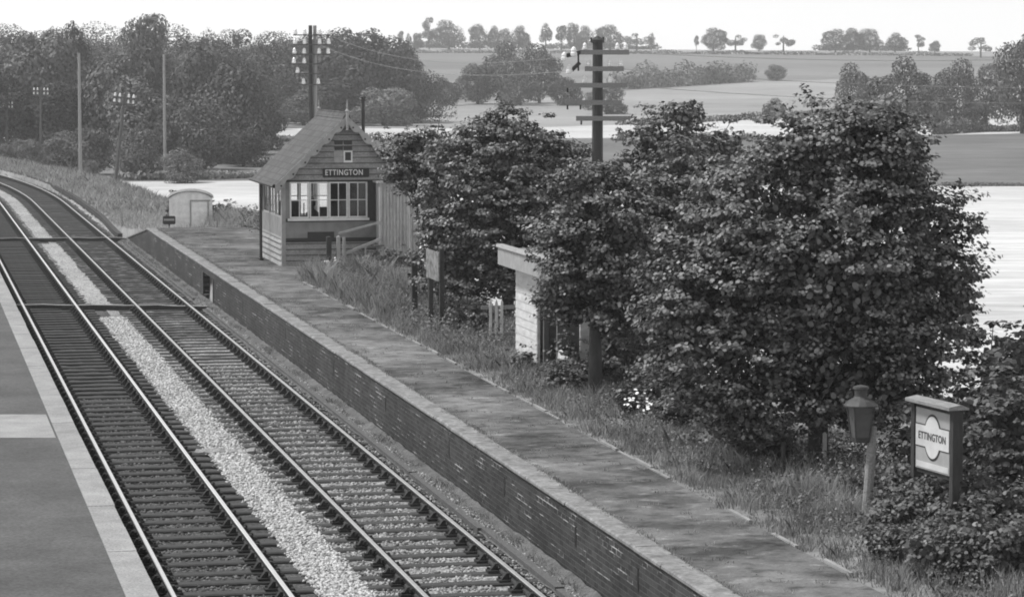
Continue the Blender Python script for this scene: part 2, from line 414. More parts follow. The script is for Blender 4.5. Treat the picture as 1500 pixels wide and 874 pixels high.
def rail_mesh(lat, s0, s1):
    mb = MB()
    prof = [(-.035,-.145),(.035,-.145),(.03,-.115),(.009,-.10),(.009,-.05),(.034,-.038),(.034,-.008),(.026,0),(-.026,0),(-.034,-.008),(-.034,-.038),(-.009,-.05),(-.009,-.10),(-.03,-.115)]
    n = len(prof); st = [s0] + [x for x in np.arange(CS, s1, 4) if x > s0] + [s1]
    for s_ in st:
        for u, w in prof: mb.v.append(tuple(TW(lat+u, s_, w)))
    for i in range(len(st)-1):
        for k in range(n):
            k2 = (k+1) % n; mb.f.append((i*n+k, i*n+k2, (i+1)*n+k2, (i+1)*n+k)); mb.m.append(1 if k in (6,7,8) else 0)
    return mb
def sleeper_local(r):                     # origin at the middle of the track
    mb = MB(); e1, e2 = r.uniform(-.05,.05), r.uniform(-.05,.05); zt = -.155 + r.uniform(-.006,.006); w = .125
    prof = [(-w,-.30),(w,-.30),(w,zt-.02),(w-.02,zt),(-w+.02,zt),(-w,zt-.02)]
    mb.prism(prof, 'x', -1.30+e1, 1.30+e2); return mb
def chair_local():
    mb = MB(); mb.box(-.20,.20,-.10,.10,-.155,-.12)
    mb.prism([(-.16,-.12),(-.05,-.12),(-.05,-.03),(-.09,-.03)], 'y', -.055, .055)
    mb.prism([(.05,-.12),(.16,-.12),(.10,-.03),(.05,-.03)], 'y', -.055, .055)
    mb.box(.036,.075,-.05,.12,-.09,-.04)   # wooden key
    for sx in (-.17,.17):
        mb.lathe(sx, .05, [(.02,-.12),(.02,-.09)], 6)
    return mb
rs = random.Random(9)
def track(lats2, label, seed):
    root = empty('railway_track', (0,0,0), 0, label, 'railway track', 'tracks through the station')
    for la in lats2:
        rail_mesh(la, 26, 236).build('rail', [MT['rail_side'], MT['rail_top' if lats2[0] < 5 else 'rail_top_dull']], root)
    mid = sum(lats2)/2; r = random.Random(seed)
    protos = [sleeper_local(r) for _ in range(6)]
    smeshes = []; cm = None; rest = MB(); k = 0; s_ = 31.2 + r.uniform(0,.5)
    cl = chair_local()
    while s_ < 235:
        pr = protos[r.randrange(6)]; p = TW(mid, s_, 0); t = max(0, (s_-CS)/CR); ang = TH + t + r.uniform(-.012,.012)
        if k < 100:
            if len(smeshes) < 6:
                for q_ in protos:
                    o = q_.build('sleeper', MT['sleeper'], root); smeshes.append(o.data); bpy.data.objects.remove(o)
                o = cl.build('rail_chair', MT['chair']); cm = o.data; bpy.data.objects.remove(o)
            o = link('sleeper', smeshes[protos.index(pr)], root, p); o.rotation_euler = (0,0,ang)
            for sx in (-.75,.75):
                c = link('rail_chair', cm, o, (sx,0,0))
                if sx < 0: c.rotation_euler = (0,0,PI)
        else:
            mt = Matrix.Translation(p) @ Matrix.Rotation(ang, 4, 'Z')
            rest.add([mt @ Vector(v) for v in pr.v], pr.f)
            for sx in (-.75,.75): rest.add([mt @ (Vector(v)+Vector((sx,0,0))) for v in cl.v], cl.f)
        k += 1; s_ += .762 + r.uniform(-.03,.03)
    tag(rest.build('sleepers', MT['sleeper'], root), kind='stuff')
    return root
track((3.38, 4.88), 'railway track beside the left hand tarmac platform, with dark oily bed', 21)
track((6.59, 8.08), 'railway track running along the foot of the brick platform wall, with paler bed', 22)

# timber casings across the tracks and along the line
def casing(name, p0, p1, w, z0, z1, mat, label, cat, group=None, warp=.02):
    mb = MB(); r = random.Random(hash(name) % 7 + int(w*100)); n = 12; vs_ = []
    P0, P1 = RW(*p0), RW(*p1); c = (P0+P1)/2; d = (P1-P0); nrm = Vector((-d.y, d.x, 0)).normalized()*(w/2)
    for i in range(n+1):
        q_ = P0 + d*i/n - Vector((c.x,c.y,0)); o_ = nrm*1.0; j = r.uniform(-warp,warp)
        for s2, zz in ((-1,z0),(1,z0),(1,z1+j),(-1,z1+j)): vs_.append((q_.x+s2*o_.x, q_.y+s2*o_.y, zz))
    fs = []
    for i in range(n):
        for k in range(4): fs.append((i*4+k, i*4+(k+1)%4, (i+1)*4+(k+1)%4, (i+1)*4+k))
    fs += [(3,2,1,0), (n*4, n*4+1, n*4+2, n*4+3)]
    mb.add(vs_, fs)
    for i in range(n): mb.m[i*4+2] = 1  # pale top over dark sides: light and shade painted into the timber colours
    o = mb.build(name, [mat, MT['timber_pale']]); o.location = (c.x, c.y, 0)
    return tag(o, label, cat, group)
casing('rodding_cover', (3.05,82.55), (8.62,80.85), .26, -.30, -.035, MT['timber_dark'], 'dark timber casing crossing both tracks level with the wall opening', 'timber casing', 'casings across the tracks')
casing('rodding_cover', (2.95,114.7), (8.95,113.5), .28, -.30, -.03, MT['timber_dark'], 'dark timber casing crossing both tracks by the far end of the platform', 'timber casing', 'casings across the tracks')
casing('board', (5.18,50.95), (6.25,50.75), .5, -.25, -.14, MT['timber_pale'], 'short pale board laid in the stones between the two tracks', 'board')
# trunking by the wall and round the curve
root = empty('cable_trunking', (0,0,0), 0, 'long low timber trunking running beside the right hand rail and on past the ramp', 'trunking')
def run(pts, w, z0, z1, mat, name):
    mb = MB(); vs_ = []
    for l_, s_ in pts:
        for dl_, zz in ((-w/2,z0),(w/2,z0),(w/2,z1),(-w/2,z1)): vs_.append(TW(l_+dl_, s_, zz))
    n_ = len(pts); fs = []
    for i in range(n_-1):
        for k in range(4): fs.append((i*4+k, i*4+(k+1)%4, (i+1)*4+(k+1)%4, (i+1)*4+k))
    fs += [(3,2,1,0), tuple((n_-1)*4+k for k in range(4))]
    mb.add(vs_, fs); mb.build(name, mat, root)
run([(8.50,28),(8.52,36)] , .13, -.25, -.085, MT['timber'], 'casing_board')
run([(8.53,36.08),(8.54,41)], .13, -.25, -.075, MT['timber'], 'casing_board')
run([(8.50,41.1),(8.52,47)], .13, -.25, -.09, MT['timber'], 'casing_board')
run([(8.53,47.1),(8.55,60),(8.6,80.5)], .14, -.25, -.085, MT['timber'], 'casing_board')
run([(8.62,84.0),(8.65,100),(8.70,113.0)], .22, -.25, -.07, MT['timber'], 'casing_board')
run([(8.72,115.2)] + [(8.72+.3*smooth(115,132,x), x) for x in range(118,150,4)] + [(9.02+.012*(x-148), x) for x in range(150,232,5)], .2, -.2, .04, MT['timber_dark'], 'casing_board')

# ------------------------------------------------------------------ platforms
def frame_obj(o, lat=0, al=0, z=0):
    o.location = RW(lat, al, z); o.rotation_euler = (0,0,ROT); return o
# right platform: local x = lat, y = along
mb = MB(); r = random.Random(3)
ys = list(np.linspace(20, 104.2, 120)); xs = [9.185, 9.6, 10.0, 10.4, 10.82]
for y in ys:
    for x in xs: mb.v.append((x, y, .895 + r.uniform(-.006,.006) - (.01 if x == 9.185 else 0)))
for i in range(len(ys)-1):
    for k in range(4): mb.f.append((i*5+k, i*5+k+1, (i+1)*5+k+1, (i+1)*5+k)); mb.m.append(0)
tag(frame_obj(mb.build('platform_surface', MT['platform'], smooth=True)), kind='structure')
mb = MB()
vsx = [(10.83,77.6),(10.83,104),(12.4,104.5),(14,96),(15.5,90),(15.5,82),(13.6,80.6),(12.0,79.6)]
mb.v = [(x,y,.886) for x,y in vsx]; mb.f = [tuple(range(len(vsx)))]; mb.m = [0]
tag(frame_obj(mb.build('path', MT['platform'])), kind='structure')
ed = empty('platform_edging', RW(0,0,0), ROT, 'thin line of worn edging stones between the platform and the weeds', 'edging')
for i in range(58):
    y0 = 20 + i*1.0; j = r.uniform(-.02,.02)
    if r.random() < .45: continue
    mb = MB(); mb.box(10.83+j, 10.88+j, y0+.01, y0+.985, .70, .92+r.uniform(-.025,.008)); mb.build('edging_stone', MT['kerb'], ed)

wall = empty('platform_wall', RW(0,0,0), ROT, 'low dark brick platform wall with pale coping and a ramped far end', 'platform wall')
A0, A1 = 20.0, 103.9
O0, O1 = 81.7, 84.6                       # the opening
X0, X1 = 8.885, 9.24
mb = MB()
mb.box(X0, X1, A0, O0, -.4, .845); mb.box(X0, X1, O1, A1, -.4, .845); mb.box(X0, X1, O0, O1, .66, .845)
mb.prism([(A1,-.4),(113.3,-.4),(113.3,-.06),(A1,.845)], 'x', X0, X1)
mb.build('brick_face', MT['brick'], wall)
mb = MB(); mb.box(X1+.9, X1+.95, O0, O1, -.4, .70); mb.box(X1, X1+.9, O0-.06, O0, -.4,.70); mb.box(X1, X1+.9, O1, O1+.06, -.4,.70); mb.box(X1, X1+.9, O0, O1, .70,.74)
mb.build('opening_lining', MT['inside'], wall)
mb = MB(); mb.box(X0-.03, X0-.004, O1-.16, O1+.02, -.25, .68); mb.build('post', MT['timber'], wall)
mb = MB(); mb.box(X0-.03, X0-.004, O0-.12, O0+.0, -.25, .66); mb.build('post', MT['timber'], wall)
mb = MB(); y = A0
while y < A1:
    L_ = min(1.22 + r.uniform(-.03,.03), A1-y); j = r.uniform(-.008,.008); zt = .900+r.uniform(-.005,.005)
    mb.prism([(8.85+j,.848),(9.19,.848),(9.19,zt),(8.87+j,zt),(8.85+j,zt-.02)], 'y', y+.0015, y+L_-.0015); y += L_
mb.prism([(A1,.848),(A1,.9),(113.5,-.0),(113.5,-.052)], 'x', 8.85, 9.25)
mb.build('coping', MT['coping'], wall)
for al in (41.2, 36.6, 45.6, 51.9, 33.3, 58.4, 66.0, 74.5):
    mb = MB(); mb.box(X0-.004, X0+.05, al, al+.075, .36, .64); mb.build('drain_slot', MT['black'], wall)  # black plate on the face, painting the shade inside an open slot

# left platform
lp = empty('platform', RW(0,0,0), ROT, kind='structure')
mb = MB(); mb.box(-7, 2.40, 18, 140, -.3, .893); mb.build('surface', MT['tarmac'], lp)
mb = MB(); y = 18.0
while y < 140:
    L_ = 1.83; j = r.uniform(-.006,.006); mb.box(2.404, 2.77+j, y+.003, y+L_-.003, .78, .90+r.uniform(-.003,.003)); y += L_
mb.build('coping', MT['coping_left'], lp)
mb = MB(); mb.box(2.404, 2.62, 18, 140, -.3, .776); mb.build('brick_face', MT['brick'], lp)
mb = MB(); mb.prism([(2.37,45.4),(2.37,48.5),(-7,50.6),(-7,47.5)], 'z', .86, .898); mb.build('concrete_patch', MT['concrete_patch'], lp)

# ------------------------------------------------------------------ signal box  (local x = lat, y = along, z = 0 at platform level)
LAP = .17
def laps(mb, x0, x1, z0, z1, y, clip=None, th=.055, side='front', gap=.022):
    z = z0
    while z < z1 - .01:
        zt = min(z+LAP, z1); zn = zt; zt -= gap
        a0, a1, b0, b1 = x0, x1, x0, x1
        if clip: a0, a1 = clip(z); b0, b1 = clip(zt); a0, b0 = max(a0,x0), max(b0,x0); a1, b1 = min(a1,x1), min(b1,x1)
        if b1 - b0 < .02 and a1-a0 < .02: break
        if side == 'front':
            v = [(a0,y,z),(a1,y,z),(a1,y-th,z),(a0,y-th,z),(b0,y,zt),(b1,y,zt),(b1,y-.004,zt),(b0,y-.004,zt)]
        else:
            v = [(y,a1,z),(y,a0,z),(y-th,a0,z),(y-th,a1,z),(y,b1,zt),(y,b0,zt),(y-.004,b0,zt),(y-.004,b1,zt)]
        mb.add(v, [(0,1,2,3),(7,6,5,4),(3,2,6,7),(2,1,5,6),(0,3,7,4),(4,7,6,5)]); z = zn
BW, BD, EV, RG = 3.84, 5.1, 2.62, 4.44
sb = empty('signal_box', RW(11.16, 83.4, .885), ROT, 'small timber signal box with gabled slate roof and scalloped bargeboards at the platform end', 'signal box')
gable = lambda z: ((0, BW) if z < EV else (max(0,(z-EV)/(RG-EV))*BW/2, BW - max(0,(z-EV)/(RG-EV))*BW/2))
mb = MB()
# shell
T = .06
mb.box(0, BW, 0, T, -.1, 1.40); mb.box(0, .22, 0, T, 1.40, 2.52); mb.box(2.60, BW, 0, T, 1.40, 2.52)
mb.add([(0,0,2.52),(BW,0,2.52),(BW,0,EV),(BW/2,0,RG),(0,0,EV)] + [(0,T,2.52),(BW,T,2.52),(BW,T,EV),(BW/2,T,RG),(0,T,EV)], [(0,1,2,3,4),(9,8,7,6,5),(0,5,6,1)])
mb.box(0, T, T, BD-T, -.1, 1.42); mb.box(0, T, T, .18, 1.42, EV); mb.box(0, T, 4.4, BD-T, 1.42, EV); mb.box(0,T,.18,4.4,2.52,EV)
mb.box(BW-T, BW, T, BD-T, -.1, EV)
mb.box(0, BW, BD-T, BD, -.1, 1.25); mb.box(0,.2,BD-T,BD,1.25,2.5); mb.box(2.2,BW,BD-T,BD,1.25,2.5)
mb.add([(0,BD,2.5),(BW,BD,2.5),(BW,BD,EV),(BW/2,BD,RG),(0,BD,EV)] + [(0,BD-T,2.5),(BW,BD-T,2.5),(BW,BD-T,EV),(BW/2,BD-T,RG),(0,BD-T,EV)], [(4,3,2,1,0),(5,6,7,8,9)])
mb.build('wall', MT['timber_dark'], sb)  # shell coloured dark so the gaps between boards carry painted shade
mb = MB(); mb.box(.09,BW-.02,-.022,-.002,.84,1.325); mb.box(.09,.22,-.022,-.002,1.43,2.525); mb.build('panel', MT['box_panel'], sb)
mb = MB(); mb.box(-.022,-.002,.02,BD-.05,.87,1.43); mb.box(-.022,-.002,.02,BD-.05,2.52,2.6); mb.build('panel', MT['box_panel'], sb)
mb = MB(); laps(mb, .08, BW, .0, .74, -.002); laps(mb, .02, BW-.02, 2.58, RG, -.002, gable)
laps(mb, .08, BD, .0, .80, -.002, side='side')
mb.build('weatherboarding', MT['box_paint'], sb)
mb = MB(); mb.box(-.035,.09,-.035,.07,-.05,EV-.02); mb.box(-.03,.06,BD-.05,BD+.03,-.05,EV-.02); mb.box(-.03,.02,-.02,BD,.80,.87)
mb.build('corner_post', MT['trim'], sb)
mb = MB(); mb.box(.09,BW,-.05,-.002,.76,.84); mb.box(.75,1.55,-.045,-.002,.84,1.02)
mb.build('ledge', MT['dark_paint'], sb)
mb = MB(); mb.box(.15,2.62,-.10,-.002,1.36,1.43); mb.build('window_sill', MT['white_paint'], sb)
mb = MB(); mb.box(.15,2.62,-.06,-.003,1.325,1.355); mb.box(.20,2.62,-.03,.0,2.525,2.56); mb.build('painted_shadow', MT['dark_paint'], sb)  # dark strips painted as the shade below the sill and above the windows
def sash(x0, x1, z0, z1, y, parent, nx=2, nz=2, mat='white_paint', fw=.045, axis='front'):
    mb = MB()
    def bx(a0,a1,c0,c1,t=.0):
        if axis == 'front': mb.box(a0,a1,y-.02+t,y+.03-t,c0,c1)
        else: mb.box(y-.02+t,y+.03-t,a0,a1,c0,c1)
    bx(x0,x0+fw,z0,z1); bx(x1-fw,x1,z0,z1); bx(x0+fw,x1-fw,z0,z0+fw); bx(x0+fw,x1-fw,z1-fw*.8,z1)
    for i in range(1,nx): c = x0+(x1-x0)*i/nx; bx(c-.012,c+.012,z0+fw,z1-fw*.8,.006)
    for i in range(1,nz): c = z0+(z1-z0)*i/nz; bx(x0+fw,x1-fw,c-.012,c+.012,.009)
    f = mb.build('window', MT[mat], parent); g = MB()
    if axis == 'front': g.add([(x0+.01,y+.005,z0+.01),(x1-.01,y+.005,z0+.01),(x1-.01,y+.005,z1-.01),(x0+.01,y+.005,z1-.01)], [(0,1,2,3)])
    else: g.add([(y+.005,x1-.01,z0+.01),(y+.005,x0+.01,z0+.01),(y+.005,x0+.01,z1-.01),(y+.005,x1-.01,z1-.01)], [(0,1,2,3)])
    g.build('pane', MT['glass'], f); return f
for i, (a_, b_) in enumerate([(.22,.80),(.82,1.40),(1.41,1.98),(2.00,2.58)]):
    sash(a_, b_, 1.435, 2.515, (.0,.025,.0,.025)[i], sb)
for (a_, b_) in ((.2,1.55),(1.6,2.95),(3.0,4.35)): sash(a_, b_, 1.435, 2.515, .0, sb, 2, 1, 'trim', .05, 'side')
for (a_, b_) in ((.22,1.2),(1.22,2.18)): sash(a_, b_, 1.26, 2.49, BD-.03, sb, 2, 2)
# gable window: louvred dark pair, pale shutter and small pane
mb = MB(); mb.box(1.58,1.83,-.045,-.024,3.47,3.78); mb.box(1.86,2.11,-.045,-.024,3.47,3.78); mb.build('gable_louvre', MT['dark_paint'], sb)
mb = MB(); mb.box(1.56,1.83,-.05,-.024,3.10,3.45); mb.box(1.50,2.2,-.08,-.024,3.00,3.03); mb.build('gable_shutter', MT['trim'], sb)
gw = MB(); gw.box(1.85,2.12,-.06,-.024,3.10,3.45); gwo = gw.build('gable_window', MT['white_paint'], sb)
gw = MB(); gw.box(1.895,2.075,-.064,-.058,3.16,3.41); gw.build('pane', MT['dark_paint'], gwo)
# roof
mb = MB(); ov = .30; ux = .24; k = (RG-EV)/(BW/2); rz = RG+.02
def slope(side):
    s_ = -1 if side == 'l' else 1; cx = BW/2
    xo = cx + s_*(BW/2+ux); zo = rz - k*(BW/2+ux)
    v = []
    for y in (-ov, BD+ov):
        for (x, z) in ((cx, rz),(xo, zo),(xo, zo+.05),(cx, rz+.06)): v.append((x,y,z))
    mb.add(v, [(0,1,2,3),(7,6,5,4),(3,2,6,7),(0,4,5,1),(1,5,6,2)])
slope('l'); slope('r')
rf = mb.build('roof', MT['slate'], sb)
mb = MB(); mb.prism([(BW/2-.13,rz-.04),(BW/2-.05,rz+.1),(BW/2+.05,rz+.1),(BW/2+.13,rz-.04)], 'y', -ov+.02, BD+ov)
mb.box(BW/2-.015, BW/2+.015, -ov+.1, BD+ov, rz+.1, rz+.17); mb.build('ridge_tiles', MT['slate'], rf)
def barge(s_, y):
    mb = MB(); cx = BW/2; n_ = 44; L_ = BW/2+ux+.02; up = []; lo = []
    for i in range(n_+1):
        t = i/n_; x = t*L_; zc = rz+.05 - k*x; up.append((cx+s_*x, zc)); ph = 0
        lo.append((cx+s_*x, zc-.16-.13*abs(math.sin(t*6*PI)) - (.12 if t > .965 else 0)))
    for i in range(n_):
        v = [(*up[i],), (*up[i+1],), (*lo[i+1],), (*lo[i],)]
        vv = [(a,y,b) for a,b in v] + [(a,y+.03,b) for a,b in v]
        mb.add(vv, [(0,1,2,3),(7,6,5,4),(0,4,5,1),(2,6,7,3)])
    bo = mb.build('bargeboard', MT['trim'], sb)
    mb = MB()
    for j in range(6):
        x = (j+.5)/6*L_; zc = rz+.05-k*x-.19
        mb.tube([(cx+s_*x,y-.004,zc),(cx+s_*x,y+.01,zc)], .03, 8)
    mb.build('pierced_hole', MT['black'], bo)
for s_ in (-1,1): barge(s_, -ov-.035)
mb = MB(); mb.lathe(BW/2, -ov-.06, [(.05,rz-.38),(.03,rz-.34),(.045,rz-.30),(.045,rz+.16),(.07,rz+.19),(.03,rz+.24),(.015,rz+.52)], 8); mb.build('finial', MT['trim'], sb)
mb = MB(); mb.lathe(BW/2, BD+ov+.06, [(.045,rz-.30),(.045,rz+.16),(.06,rz+.19),(.025,rz+.24),(.015,rz+.48)], 8); mb.build('finial', MT['trim'], sb)
zo = rz - k*(BW/2+ux)
mb = MB(); mb.tube([(-ux-.05,-ov,zo+.0),(-ux-.05,BD+ov,zo+.0)], .06, 8)
for y in np.arange(-.1, BD+.2, .75): mb.box(-ux-.05, 0, y, y+.04, zo-.04, zo-.01)
gt = mb.build('gutter', MT['black'], sb)
mb = MB(); mb.tube([(-ux-.06,2.75,zo-.02),(-ux-.06,2.75,.0)], .035, 8); mb.tube([(-ux-.06,2.95,zo-.02),(-ux-.06,2.95,.0)], .03, 8)
mb.box(-ux-.12,-ux+.0,2.65,3.05,0,.06); mb.build('downpipe', MT['black'], sb)
mb = MB(); mb.tube([(3.05,3.6,2.6),(3.05,3.6,5.02)], .055, 8); mb.lathe(3.05,3.6,[(.085,4.98),(.085,5.02),(.03,5.06)],8)
mb.lathe(3.05,3.6,[(.1,4.9),(.1,4.93)],8); mb.build('stovepipe', MT['dark_paint'], sb)
# porch with vertical boards, landing and handrails
pw = MB(); x = 2.80
while x < 3.95:
    pw.box(x, x+.088, -.95, -.91, -.2, 2.50); x += .10
pw.box(2.80,2.84,-.91,-.25,-.2,2.50); pw.box(3.92,3.96,-.91,0,-.2,2.50); pw.box(2.74,4.0,-1.0,0.0,2.50,2.56)
pw.build('porch', MT['porch_boards'], sb)
mb = MB(); mb.bar((1.68,-1.15,.42),(2.80,-1.15,.86),.05,.08); mb.bar((1.55,-.95,1.02),(2.80,-.95,1.34),.05,.06)
mb.box(1.64,1.72,-1.19,-1.11,-.05,.92); mb.box(2.3,2.35,-1.17,-1.12,-.05,.62); mb.build('handrail', MT['trim'], sb)
mb = MB()
for i in range(4): mb.box(1.9+i*.24, 2.18+i*.24, -1.1, -.2, .12+i*.17, .16+i*.17)
mb.build('steps', MT['timber'], sb)
# nameboard
nb = MB(); nb.box(1.22,2.62,-.075,-.03,2.66,2.93); nbo = nb.build('nameboard', MT['black'], sb)
def text(body, size, mat, parent, loc, rot, name='lettering', sx=1.0, ext=.004, rz=0, space=1.0):
    cu = bpy.data.curves.new('t', 'FONT'); cu.body = body; cu.size = size; cu.extrude = ext; cu.align_x = 'CENTER'; cu.align_y = 'CENTER'; cu.space_character = space; cu.offset = size*.012
    o = bpy.data.objects.new('t', cu); COL.objects.link(o); dg = bpy.context.evaluated_depsgraph_get()
    me = bpy.data.meshes.new_from_object(o.evaluated_get(dg)); bpy.data.objects.remove(o)
    me.materials.clear(); me.materials.append(mat)
    w = link(name, me, parent, loc); w.rotation_euler = rot; w.scale = (sx,1,1); return w
text('ETTINGTON', .235, MT['letter'], nbo, (1.86,-.08,2.795), (PI/2,0,0), sx=.80, space=1.12)
# inside: floor, lever frame, stove, desk
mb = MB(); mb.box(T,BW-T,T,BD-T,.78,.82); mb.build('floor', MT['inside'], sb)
mb = MB(); mb.box(.5,1.1,3.9,4.5,.82,1.75); mb.box(1.55,1.95,2.6,3.0,.82,1.62); mb.build('cupboard', MT['inside'], sb)
mb = MB()
for i in range(7): mb.bar((.35+i*.12,1.3,.82),(.35+i*.12,1.3-.1*(i%2),1.78+.05*(i%3)),.03,.03)
mb.build('lever_frame', MT['dark_paint'], sb)
mb = MB(); mb.lathe(1.15,1.7,[(.16,.82),(.18,1.3),(.2,1.5),(.13,1.58),(.06,1.62),(.05,1.68),(.10,1.75),(.11,1.86),(.05,1.96)],10); mb.build('stove', MT['dark_paint'], sb)

# posts in front of the box
def post(name, lat, al, z0, h, w, mat, label, group=None, cap=True, lean=0, base=None):
    o = empty(name, RW(lat, al, z0), ROT + lean, label, 'post', group) if False else None
    mb = MB(); mb.box(-w/2,w/2,-w/2,w/2,-.2,h-.03); mb.add([(-w/2,-w/2,h-.03),(w/2,-w/2,h-.03),(w/2,w/2,h-.03),(-w/2,w/2,h-.03),(0,0,h)], [(0,1,4),(1,2,4),(2,3,4),(3,0,4)])
    o = mb.build(name, mat); o.location = RW(lat, al, z0); o.rotation_euler = (0, lean, ROT); return tag(o, label, 'post', group)
post('fence_post', 12.16, 80.76, .87, 1.07, .14, MT['dark_paint'], 'short dark square post in front of the signal box ledge')
post('fence_post', 11.83, 78.8, .87, .50, .09, MT['white_paint'], 'short white stub post at the weeds before the signal box')
post('fence_post', 12.43, 80.7, .87, 1.08, .10, MT['trim'], 'pale square post at the foot of the signal box handrail')

# ------------------------------------------------------------------ lamp hut, small sign board, tall weeds fence posts
hut = empty('lamp_hut', RW(10.05, 107.9, .55), ROT - .10, 'small white limewashed hut with curved roof beyond the platform end', 'hut')
W_, D_, HS = 1.66, 1.9, 1.24
arc = [(W_/2 + (W_/2)*math.cos(PI*(.12+.76*i/12))/math.cos(PI*.12), HS + (math.sin(PI*(.12+.76*i/12))-math.sin(PI*.12))*.42) for i in range(13)]
mb = MB(); mb.prism([(0,-.3),(W_,-.3)] + arc, 'y', 0, D_); mb.build('wall', MT['hut'], hut)
mb = MB(); arco = [(W_/2+(x-W_/2)*1.06, z+.035) for x, z in arc]; mb.prism(arco + [(W_/2+(x-W_/2)*1.06, z) for x, z in reversed(arc)], 'y', -.07, D_+.07); mb.build('roof', MT['coping'], hut)
mb = MB(); mb.box(.86,1.46,-.03,-.003,.0,1.12); dr = mb.build('door', MT['hut'], hut)
mb = MB(); mb.box(.80,1.58,-.07,-.003,1.14,1.19); mb.box(.80,.84,-.035,-.003,0,1.138); mb.box(1.48,1.52,-.035,-.003,0,1.138); mb.build('door_frame', MT['trim'], hut)

pl = empty('notice_plate', RW(9.95, 106.8, .55), ROT-.15, 'small dark trackside notice plate on a post in front of the white hut', 'notice')
mb = MB(); mb.box(-.03,.03,-.03,.03,-.3,.42); mb.build('post', MT['dark_paint'], pl)
mb = MB(); mb.prism([(-.24,.36),(-.20,.32),(.20,.32),(.24,.36),(.24,.60),(.20,.64),(-.20,.64),(-.24,.60)], 'y', -.06, -.03); bo = mb.build('plate', MT['dark_paint'], pl)
mb = MB(); mb.box(-.20,.20,-.066,-.061,.46,.54); mb.build('pale_band', MT['trim'], bo)

# ------------------------------------------------------------------ waiting shelter (local x = lat, y = along)
sh = empty('waiting_shelter', RW(12.25, 50.4, .87), ROT, 'pale boarded waiting shelter with deep roof fascia half hidden under the trees', 'shelter')
mb = MB(); mb.box(0, .05, 3.35, 5.3, -.2, 2.0); mb.box(0,2.0,5.25,5.3,-.2,2.0); mb.box(1.95,2.0,0,5.25,-.2,2.0); mb.box(.05,1.95,0,.05,-.2,2.0)
mb.build('wall', MT['cream_boards'], sh)
mb = MB(); laps(mb, 3.37, 5.32, -.1, 1.98, -.002, th=.014, side='side', gap=.003); mb.build('weatherboarding', MT['cream_boards'], sh)
mb = MB(); laps(mb, .0, 1.55, -.1, .62, -.002, th=.014, side='side', gap=.003); mb.build('weatherboarding', MT['cream_boards'], sh)
mb = MB(); mb.box(0,.05,0,1.55,-.2,.62); mb.box(-.02,.08,1.55,1.65,-.1,2.0); mb.box(-.02,.08,2.7,2.78,-.1,2.0); mb.build('door_post', MT['timber'], sh)
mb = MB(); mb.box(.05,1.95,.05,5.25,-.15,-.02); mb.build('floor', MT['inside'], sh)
mb = MB(); mb.prism([(-.22,2.02),(2.1,2.1),(2.1,2.3),(-.22,2.26)], 'y', -.2, 5.8); mb.build('roof', MT['coping'], sh)
mb = MB(); mb.box(-.27,-.222,-.2,5.85,1.94,2.30); mb.prism([(-.31,2.303),(-.16,2.303),(-.16,2.36),(-.29,2.36)], 'y', -.2, 5.87); mb.build('fascia', MT['trim'], sh)

pf = empty('picket_fence', RW(12.36, 58.8, .87), ROT, 'three pale pickets of a fence beside the boarded shelter', 'fence')
for i, x in enumerate((0,.13,.25)):
    mb = MB(); w = .028; mb.prism([(x-w,-.1),(x+w,-.1),(x+w,.93),(x,1.0),(x-w,.93)], 'y', -.015, .012); mb.build('picket', MT['cream_boards'], pf)
mb = MB(); mb.box(-.2,.60,.014,.05,.78,.86); mb.box(-.2,.60,.014,.05,.2,.28); mb.build('rail', MT['timber_pale'], pf)

# poster board on posts near the left trees
pb = empty('poster_board', RW(11.75, 61.2, .87), ROT, 'weathered white poster board on two dark posts among the bushes beyond the shelter', 'poster board')
for y in (0, 1.3):
    mb = MB(); mb.box(-.05,.05,y-.05,y+.05,-.1,1.95); mb.build('post', MT['timber_dark'], pb)
mb = MB(); mb.box(-.09,-.055,-.1,1.4,1.22,1.86); mb.build('poster', MT['poster_old'], pb)
post('fence_post', 11.75, 64.6, .87, 1.55, .13, MT['timber_dark'], 'dark upright post left of the weathered poster board')

# stakes
post('stake', 12.66, 39.2, .86, .52, .05, MT['timber'], 'short dull stake under the edge of the largest tree, nearer the shelter', 'stakes in the weeds')
post('stake', 13.06, 38.5, .86, .72, .05, MT['trim'], 'thin pale stake under the largest tree, nearer the lamp', 'stakes in the weeds')

# ------------------------------------------------------------------ platform lamp
lm = empty('platform_lamp', RW(12.42, 34.75, .87), ROT, 'old tapered platform oil lamp on a leaning wooden post', 'lamp')
mb = MB(); mb.tube([(-.06,0,-.2),(.03,0,1.28)], [.075,.055], 10); mb.build('post', MT['timber_pale'], lm)
mb = MB(); cx = -.14
def frust(mb, c, r0, z0, r1, z1, m=0, n=4, rot=PI/4):
    v = [(c+r0*math.cos(rot+2*PI*i/n), r0*math.sin(rot+2*PI*i/n), z0) for i in range(n)] + [(c+r1*math.cos(rot+2*PI*i/n), r1*math.sin(rot+2*PI*i/n), z1) for i in range(n)]
    mb.add(v, [tuple(range(n))[::-1], tuple(range(n,2*n))] + [(i,(i+1)%n,(i+1)%n+n,i+n) for i in range(n)], m)
frust(mb, cx, .135, 1.14, .19, 1.54); lg = mb.build('lantern_glass', MT['lamp_glass'], lm)
mb = MB()
for i in range(4):
    t = PI/4+PI/2*i; mb.bar((cx+.138*math.cos(t),.138*math.sin(t),1.13),(cx+.196*math.cos(t),.196*math.sin(t),1.55),.02,.02)
frust(mb, cx, .11, 1.07, .145, 1.14); mb.build('lantern_frame', MT['lamp_metal'], lm)
